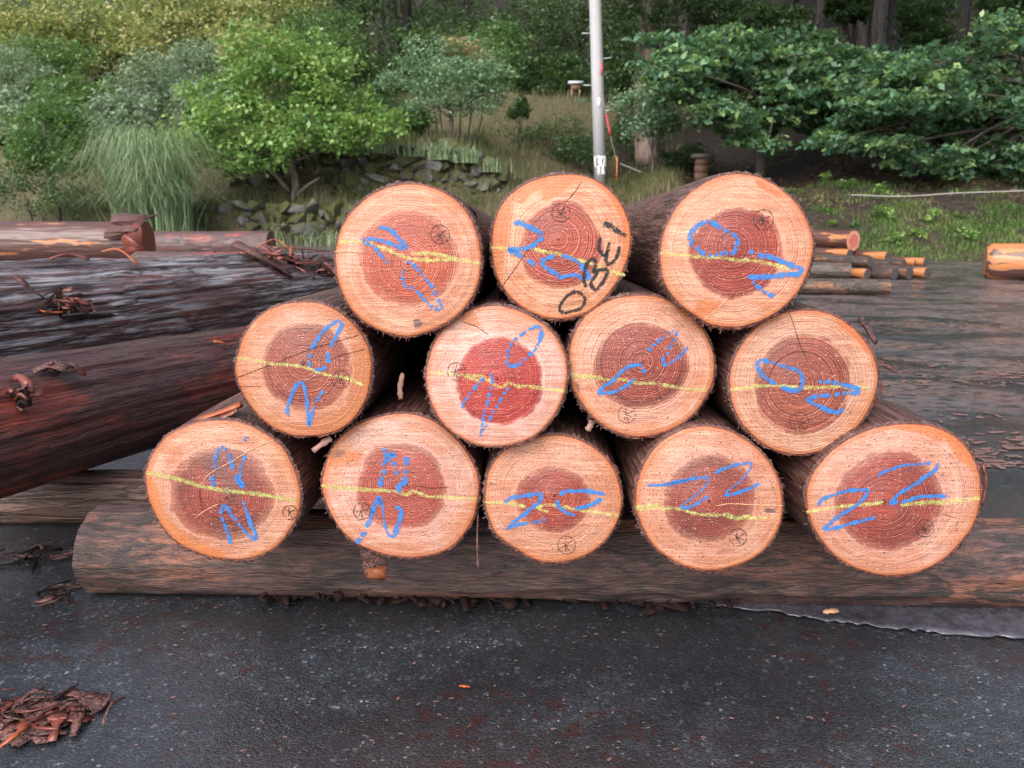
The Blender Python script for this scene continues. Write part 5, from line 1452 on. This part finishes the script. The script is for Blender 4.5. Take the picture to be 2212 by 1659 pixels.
# unseen high crowns added to the two maples, above the picture, to keep the forest floor dark
for nm, x0, x1 in (('maple', 1.6, 6.2), ('maple.001', 5.4, 11.5)):
    r_ = np.random.default_rng(int(x0 * 10)); hb = []
    for k in range(16):
        y = 10.5 + 6 * r_.random(); hb.append((np.array([x0 + (x1 - x0) * r_.random(), y, .3 * y + 1.6 + 2.2 * r_.random()]), (1.5, 1.4, .7)))
    V, f, rn = leaf_mesh(hb, 6000, .26, 77, wid=.6, up=.8, clus=16)
    mesh_obj('shade_crown', V, f, M['leaf_maple'], bpy.data.objects[nm], attrs={'rnd': rn})
# forest of cedars
def cedar(px, Y, rad, seed, label, grp, crown_from=6.0, n=900, lean=0.0, leafL=.45):
    b = gz(px, Y)
    t = thing('cedar', label, 'tree', b, grp)
    r = np.random.default_rng(seed)
    top = b + np.array([lean, 0, 17 + 4 * r.random()])
    V, f = tube(spline([b - [0, 0, .3], b + [lean * .2, 0, 2], b + [lean * .5, 0, 8], top], 12), np.linspace(rad * 1.15, rad * .3, 12), 10, True, .1, seed)
    mesh_obj('trunk', V, f, M['trunk_dark'], t, smooth=True)
    blobs = []
    for k in range(10):
        s = k / 9; z = b[2] + crown_from + (top[2] - b[2] - crown_from) * s; rr = 2.1 * (1 - s * .7); a = r.random() * 6.28
        blobs.append((np.array([b[0] + math.cos(a) * .7 * (1 - s), Y + math.sin(a) * .7 * (1 - s), z]), (rr, rr, .9)))
    V, f, rn = leaf_mesh(blobs, n, leafL, seed, wid=.4, up=.3, clus=14, spread=.25, droop=.7)
    mesh_obj('crown', V, f, M['leaf_cedar'], t, attrs={'rnd': rn})
vis = [(1745, 21, .13), (1800, 22, .17), (1822, 25, .13), (1868, 22, .2), (1890, 26, .16), (1930, 28, .16), (2065, 19, .14), (2112, 18.5, .2), (1540, 24, .15), (1480, 26, .16), (1620, 25, .14), (1690, 28, .15), (1970, 24, .14), (2190, 20, .16)]
for i, (px, Y, rd) in enumerate(vis):
    cedar(px, Y, rd, 200 + i, 'tall straight cedar trunk in the dark forest above the maples', 'cedars of the dark forest')
r = np.random.default_rng(300)
for i in range(24):
    Y = 22 + 20 * r.random(); px = 1420 + 1000 * r.random()
    cedar(px, Y, .12 + .1 * r.random(), 300 + i, 'tall straight cedar trunk in the dark forest above the maples', 'cedars of the dark forest', crown_from=4.5, n=800, leafL=.5)
for i in range(14):
    Y = 27 + 14 * r.random(); px = -60 + 1450 * r.random()
    cedar(px, Y, .14, 400 + i, 'tall cedar trunk in the shade high on the left slope', 'cedars of the left slope', crown_from=3.5, n=900, leafL=.4)
# tree foliage high on the forest's front edge
for i, (px, py, rx, ry, Y, lab) in enumerate([(2000, 60, 60, 60, 17.5, 'dark leafy tree between the forest trunks at upper right'), (2180, 60, 70, 80, 16, 'dark leafy tree in the top right corner'), (1830, 20, 40, 25, 18, 'leaf spray hanging in front of the forest trunks'),
                                              (1560, 40, 70, 50, 19, 'dim tree between shaggy trunk and forest trunks'), (1690, 50, 60, 40, 21, 'dim tree left of the forest trunks')]):
    blobs = [B_(px + dx * rx, py + dy * ry, rx * .5, ry * .4, Y + q) for dx, dy, q in ((0, 0, 0), (-.6, .3, .2), (.6, .2, -.3), (.1, -.6, .4), (-.3, .7, -.3), (.5, .7, 0), (-.6, -.6, 0), (.6, -.6, .2))]
    tree('forest_edge_tree', lab, gz(px, Y), atY(px, py, Y), .08, blobs, 4200, .11, 'leaf_dark', 500 + i, tmat='trunk_dark', group='dark trees at the forest edge', wid=.5, droop=.5)

# pampas grass
def blades(n, base_fn, H, spread, width, seed, seg=7, droop=1.0):
    r = np.random.default_rng(seed)
    Vs, fs, rn = [], [], []
    for i in range(n):
        b = base_fn(r); a = r.random() * 6.283; h = H * (.45 + .65 * r.random()); sp_ = spread * (.15 + r.random())
        d = np.array([math.cos(a), math.sin(a), 0]); w = np.array([-d[1], d[0], 0]) * width * (.6 + .8 * r.random())
        s = np.linspace(0, 1, seg)[:, None]
        P = b + d * sp_ * s ** 1.5 + np.array([0, 0, 1]) * h * ((1.55 + .35 * (droop - 1) / .3) * s - droop * s ** 2.6)
        ww = w * (1 - s * .92)
        Vs.append(np.stack([P - ww, P + ww], 1).reshape(-1, 3))
        k = np.arange(seg - 1) * 2 + len(rn) * seg * 2
        fs.append(np.stack([k, k + 1, k + 3, k + 2], -1)); rn.append(r.random())
    return np.concatenate(Vs), np.concatenate(fs), np.repeat(rn, seg * 2)
def pampas(label, px, py, Y, n, H, spread, width, sx, seed, name='pampas_grass', droop=1.0):
    p = atY(px, py, Y); p[2] = max(hzs(p[0], Y), 0) if py > 400 else p[2]
    t = thing(name, label, 'grass clump', p)
    V, f, rn = blades(n, lambda r: p + np.array([r.normal(0, sx), r.normal(0, sx * .5), 0]), H, spread, width, seed, droop=droop)
    mesh_obj('leaves', V, f, M['pampas'], t, attrs={'rnd': rn})
pampas('large arching clump of pampas grass behind the left logs', 330, 490, 13.2, 2400, 2.05, 1.45, .008, .22, 1, droop=1.3)
pampas('small grass tuft hanging over the stone wall right of the green tree', 950, 345, 14.85, 160, .42, .28, .007, .10, 2, 'grass_tuft')
pampas('grass tuft hanging over the right end of the stone wall', 1010, 352, 14.85, 130, .38, .28, .007, .09, 3, 'grass_tuft')
pampas('single upright grass tuft on the bank between two top logs', 1052, 440, 12.5, 24, .35, .06, .008, .02, 4, 'grass_tuft')

for i, (px, py, Y_) in enumerate([(700, 330, 14.9), (770, 335, 14.9), (830, 332, 14.9), (890, 338, 14.9), (560, 350, 14.9), (1060, 372, 14.8), (500, 452, 13.7), (600, 455, 13.6), (720, 462, 13.6), (660, 440, 13.7)]):
    pampas(['leftover grass tuft on the wall top just right of the tree trunk', 'short grass tuft on the wall top in the middle', 'short grass tuft above the mossy stones', 'ragged grass tuft left of the hanging tufts', 'grass tuft under the left side of the bright tree', 'grass tuft at the right corner of the upper wall',
            'tuft on the lower wall beside the pampas grass', 'tuft on the lower wall below the tree trunk', 'tuft on the lower wall next to the leftmost top log', 'tuft on the ledge at the foot of the tree trunk'][i], px, py, Y_, 70, .34, .2, .006, .11, 30 + i, 'grass_tuft')

# ground cover: dry grass and weeds, too many to count
def ground_cover(name, label, boxes, seed, mat, h, w, thr=.32, ns=.8):
    r = np.random.default_rng(seed)
    P = []
    for (u0, u1, y0, y1, n) in boxes:
        y = y0 + (y1 - y0) * r.random(n); u = u0 + (u1 - u0) * r.random(n)
        P.append(np.stack([u * y, y], -1))
    P = np.concatenate(P)
    keep = fbm(P[:, 0] * ns, P[:, 1] * ns) > thr + .18 * r.random(len(P)); P = P[keep]
    z = hz(P[:, 0], P[:, 1]); k = z > .0; P = P[k]; z = z[k]
    N = len(P); b = np.concatenate([P, z[:, None] - .01], 1)
    a = r.random(N) * 6.283; hh = h * (.4 + 1.0 * r.random(N) ** 1.5)
    d = np.stack([np.cos(a), np.sin(a), np.zeros(N)], -1); s = np.stack([-d[:, 1], d[:, 0], np.zeros(N)], -1) * (w * (.6 + .8 * r.random(N)))[:, None]
    lean = d * (hh * (.2 + .6 * r.random(N)))[:, None]
    mid = b + lean * .35 + np.array([0, 0, 1]) * (hh * .6)[:, None]
    tip = b + lean + np.array([0, 0, 1]) * hh[:, None]
    V = np.stack([b - s, b + s, mid + s * .7, mid - s * .7, tip], 1).reshape(-1, 3)
    i = np.arange(N)[:, None] * 5
    o = mesh_obj(name, V, [i + np.array([[0, 1, 2, 3]]), i + np.array([[3, 2, 4]])], M[mat], attrs={'rnd': np.repeat(np.clip(.6 * fbm(P[:, 0] * 1.5 + 9, P[:, 1] * 1.5) * 1.6 - .2 + .4 * r.random(N), 0, 1), 5)}, kind='stuff')
    tag(o, label, 'grass')
ground_cover('dry_grass', 'dry tan and green grass over the left bank and terraces', [(-.65, .2, 10.5, 16, 26000), (-.65, .2, 15.2, 26, 26000), (.1, .2, 12, 17, 6000)], 21, 'grass', .24, .006)
M['bank_grass'] = mat_leaf('bank_grass_blades', [(.035, .07, .018), (.06, .12, .028), (.10, .15, .04), (.18, .17, .075)], .6, .25, .25)
ground_cover('bank_grass', 'low green grass on the bank right of the stack', [(.18, .75, 9.4, 11.0, 26000), (.2, .75, 11.0, 12.6, 7000)], 22, 'bank_grass', .06, .007, .37, 2.2)
M['litter_leaf'] = mat_leaf('fallen_leaves', [(.03, .02, .015), (.05, .033, .022), (.085, .053, .032), (.15, .10, .05)], .7, .1, .25)
ground_cover('fallen_leaves', 'brown fallen leaves on the forest floor', [(.19, .75, 11.0, 17, 22000)], 23, 'litter_leaf', .03, .03)

# leafy weeds on the right bank
for i, (px, py, s, lab) in enumerate([(1830, 405, 22, 'tall weed right of the rightmost top log, above the bank'), (1905, 415, 18, 'weed under the left end of the rope'), (1780, 395, 18, 'dark weed just right of the rightmost top log'),
    (1892, 468, 16, 'weed in the middle of the bank, left of centre'), (1925, 475, 18, 'larger weed beside it in the middle of the bank'), (2020, 480, 20, 'yellow-green weed on the right part of the bank'), (1850, 490, 10, 'little bright weed above the far stack'), (1800, 485, 10, 'little weed behind the rightmost top log'),
    (1975, 515, 20, 'clump of leaves low on the bank above the edging timber'), (2070, 470, 10, 'tiny yellow weed right of the yellow-green one'), (2100, 515, 24, 'leafy patch low on the bank at right'), (1930, 530, 24, 'leafy patch at the foot of the bank behind the far stack'), (1372, 300, 16, 'small weed in front of the shaggy tree')]):
    p = ground_hit(px, py + 4); Y = p[1]
    t = thing('weed', lab, 'weed', p, 'weeds on the right bank')
    V, f, rn = leaf_mesh([(p + [0, 0, s * .7 / ppm(Y)], np.array([s, s, s * .7]) / ppm(Y))], 110, .06, 600 + i, wid=.5, up=.8, clus=10)
    mesh_obj('leaves', V, f, M['leaf_bright'] if i % 3 else M['leaf_mid'], t, attrs={'rnd': rn})
    V, f = tube([p, p + [0, .01, s * .9 / ppm(Y)]], [.006, .003], 5); mesh_obj('stem', V, f, M['leaf_dark'], t)
# dark undergrowth along the back terrace and forest floor
for i, (px, py, rx, ry, Y, lab) in enumerate([(1180, 290, 110, 40, 20.4, 'dark undergrowth on the face of the back terrace left of the pole'), (1340, 300, 60, 50, 19.5, 'dark undergrowth behind the guy wire'), (1250, 235, 60, 22, 21.5, 'grey-green bush beside the lidded box'),
    (1120, 235, 22, 28, 19.5, 'small sapling on the slope left of the pole'), (1240, 330, 80, 30, 19.8, 'low dark ferns left of the pole'), (1480, 340, 60, 30, 16.2, 'dim undergrowth left of the tall wooden box'), (1760, 340, 110, 30, 16.5, 'dim undergrowth under the maples')]):
    p = atY(px, py + ry, Y); p[2] = hzs(p[0], Y)
    blobs = [B_(px + dx * rx, py + dy * ry, rx * .5, ry * .6, Y + q) for dx, dy, q in ((0, 0, 0), (-.6, .2, .1), (.6, .2, -.1), (.2, -.4, .2))]
    tree('undergrowth', lab, p, atY(px, py, Y), .02, blobs, 2200, .09, 'leaf_dark' if i != 2 else 'leaf_blue', 700 + i, tmat='trunk_dark', cat='undergrowth', group='undergrowth', wid=.35)

# ------------------------------------------------------------------ utility pole, guy wire, rope, hive boxes
Yp = 17.0
pt, pb = atY(1284, -60, Yp), atY(1298, 420, Yp)
pole_base = pb.copy(); pole_base[2] = hzs(pb[0], Yp) - .05
up_dir = (pt - pb) / np.linalg.norm(pt - pb)
pole_base = pb + up_dir * ((pole_base[2] - pb[2]) / up_dir[2])
pole_top = pb + up_dir * 9.5
ut, O, X, Y_, Z = frame_thing('utility_pole', 'tall grey concrete utility pole with white painted number', 'utility pole', pole_base, up_dir, ref=(1, 0, 0))
LP = np.linalg.norm(pole_top - pole_base)
rb_, rt_ = .128, .100
def prad(z): return rb_ + (rt_ - rb_) * z / LP
V, f = tube([[0, 0, 0], [0, 0, LP * .25], [0, 0, LP * .5], [0, 0, LP * .75], [0, 0, LP]], [prad(LP * q) for q in (0, .25, .5, .75, 1)], 40)
lpart('shaft', V, f, M['pole'], ut, smooth=True)
def pz(py):
    q = atY(1290, py, Yp); return (q[2] - pole_base[2]) / up_dir[2]
def pole_marks(name, strokes, zc, h, wch, mat, lw):
    parts = []
    for st in strokes:
        P = []
        for (x, y) in spline(st, 10) if len(st) > 2 else np.linspace(st[0], st[1], 6):
            z = zc + (0.5 - y) * h; r_ = prad(z) + .002; a = (x * wch) / prad(z)
            P.append([math.sin(a) * r_, -math.cos(a) * r_, z])
        P = np.array(P)
        nr = np.array([P[len(P) // 2][0], P[len(P) // 2][1], 0]); nr /= np.linalg.norm(nr)
        parts.append(strip_geo(P, lw, .002, nr, taper=1.0))
    V, f = join(parts)
    lpart(name, V, f, mat, ut)
hchar = (pz(338) - pz(362))
cw = .085
def ch(strokes, cx): return [[(cx + x * .9, y) for x, y in s] for s in strokes]
one = [[(.0, 0), (.0, 1)]]
three = [[(-.4, .05), (.25, .05), (.4, .27), (.1, .48)], [(.1, .48), (.42, .72), (.25, .95), (-.4, .95)]]
zero = [[(0, .04), (-.38, .2), (-.38, .8), (0, .96), (.38, .8), (.38, .2), (0, .04)]]
pole_marks('painted_number', ch(one, -1.45) + ch(three, -.55) + ch(zero, .55) + ch(one, 1.4), (pz(338) + pz(362)) / 2, hchar, cw, M['white'], .034)
kan = [[(-.75, .1), (-.2, .1)], [(-.2, .1), (-.45, .35)], [(-.45, .3), (-.4, .8), (-.6, .95)], [(-.8, .55), (-.1, .45)], [(.7, .02), (.15, .14)], [(.55, .1), (.2, .3)], [(.2, .3), (.7, .3)], [(.65, .3), (.1, .52)], [(.1, .52), (.8, .48)], [(.45, .5), (.45, .95)], [(.3, .65), (.05, .9)], [(.6, .65), (.85, .92)]]
pole_marks('painted_character', kan, (pz(363) + pz(378)) / 2, (pz(363) - pz(378)), .105, M['white'], .022)
V = np.array([[-.02, -prad(pz(225)) - .003, pz(213)], [.028, -prad(pz(225)) - .003, pz(213)], [.028, -prad(pz(225)) - .003, pz(233)], [-.02, -prad(pz(225)) - .003, pz(233)]])
V = np.concatenate([V, V + [0, .006, 0]])
lpart('label_plate', V, np.array([[0, 3, 2, 1], [4, 5, 6, 7], [0, 1, 5, 4], [1, 2, 6, 5], [2, 3, 7, 6], [3, 0, 4, 7]]), M['white'], ut)
for (py, sgn) in ((72, -1), (128, 1), (184, -1), (240, 1)):
    z = pz(py); V, f = tube([[sgn * .1, -.02, z], [sgn * (prad(z) + .16), -.03, z + .01]], .009, 7)
    lpart('step_bolt', V, f, M['metal'], ut, smooth=True)
# guy wire with red sleeves
g0 = atY(1296, -40, Yp - .1); g1 = atY(1333, 352, Yp - .6); g1[2] = max(g1[2], hzs(g1[0], Yp - .6))
mid = atY(1302, 205, Yp - .3)
gp = spline([g0, atY(1299, 110, Yp - .2), mid, atY(1318, 290, Yp - .45), g1], 30)
gt = thing('guy_wire', 'thin guy wire with red sleeves running down beside the pole', 'cable', g1)
V, f = tube(gp, .009, 6); mesh_obj('wire', V, f, M['wire'], gt, smooth=True)
for (i0, i1) in ((9, 11), (18, 22)):
    V, f = tube(gp[i0:i1 + 1] - [0, .012, 0], .020, 8); mesh_obj('red_sleeve', V, f, M['red_plastic'], gt, smooth=True)
s0 = g1.copy(); s0[2] -= .35
V, f = tube([s0, (s0 + g1) / 2, g1 + [0, 0, .12]], [.016, .016, .016], 6)
o = mesh_obj('marker_stake', V - s0, f, M['orange']); o.location = Vector(s0); tag(o, 'thin orange stake at the foot of the guy wire', 'stake')
def rope(label, pts, rad=.013):
    V, f = tube(spline(pts, 40), rad, 6)
    o = mesh_obj('rope', V - pts[0], f, M['rope'], smooth=True); o.location = Vector(pts[0]); tag(o, label, 'rope', 'ropes strung along the bank')
rope('sagging rope from the stake down towards the wooden box', [atY(1340, 354, 18.5), atY(1375, 368, 17.5), atY(1430, 390, 16.2), atY(1482, 406, 15.3)], .014)
rope('long pale rope strung low along the right bank', [atY(1838, 421, 11.2), atY(1950, 424, 11.1), atY(2070, 417, 11.0), atY(2212, 412, 10.9), atY(2330, 405, 10.8)], .008)

def hive(label, px, ytop, ybot, wpx, Y, tall):
    c = atY(px, ybot, Y); c[2] = hzs(c[0], Y)
    s = 1 / ppm(Y); w = wpx * s / 2; H = (ybot - ytop) * s
    zt = atY(px, ytop, Y)[2]; z0 = zt - H
    t = thing('wooden_box', label, 'wooden box', (c[0], c[1], min(c[2], z0)))
    def bx(x0, x1, y0, y1, za, zb): 
        V = np.array([[x, y, z] for z in (za, zb) for x, y in ((x0, y0), (x1, y0), (x1, y1), (x0, y1))]) + [c[0], c[1], 0]
        return V, np.array([[0, 3, 2, 1], [4, 5, 6, 7], [0, 1, 5, 4], [1, 2, 6, 5], [2, 3, 7, 6], [3, 0, 4, 7]])
    n = 3 if tall else 1
    hb = H * (.75 if tall else .42)
    for k in range(n):
        za = zt - hb + hb * k / n; q = .97 + .03 * (k % 2)
        V, f = bx(-w * q, w * q, -w * q, w * q, za + .004, zt - hb + hb * (k + 1) / n); mesh_obj('box_tier', V, f, M['wood_box'], t)
    V, f = bx(-w * 1.55, w * 1.55, -w * 1.4, w * 1.4, zt + .003, zt + .07); mesh_obj('lid', V, f, M['lid'] if not tall else M['timber'], t)
    zb = min(c[2], z0) - .1
    for sx in (-.8, .8):
        for sy in (-.8, .8):
            V, f = bx(w * sx - .02, w * sx + .02, w * sy - .02, w * sy + .02, zb, zt - hb); mesh_obj('leg', V, f, M['wood_box'], t)
hive('little wooden box with pale flat lid on the terrace left of the pole', 1243, 183, 208, 20, 23.0, False)
hive('tall stacked wooden box with dark lid at the forest edge behind the rightmost top log', 1513, 342, 402, 26, 15.6, True)

for o in bpy.data.objects:
    if '_world' in o: del o['_world']
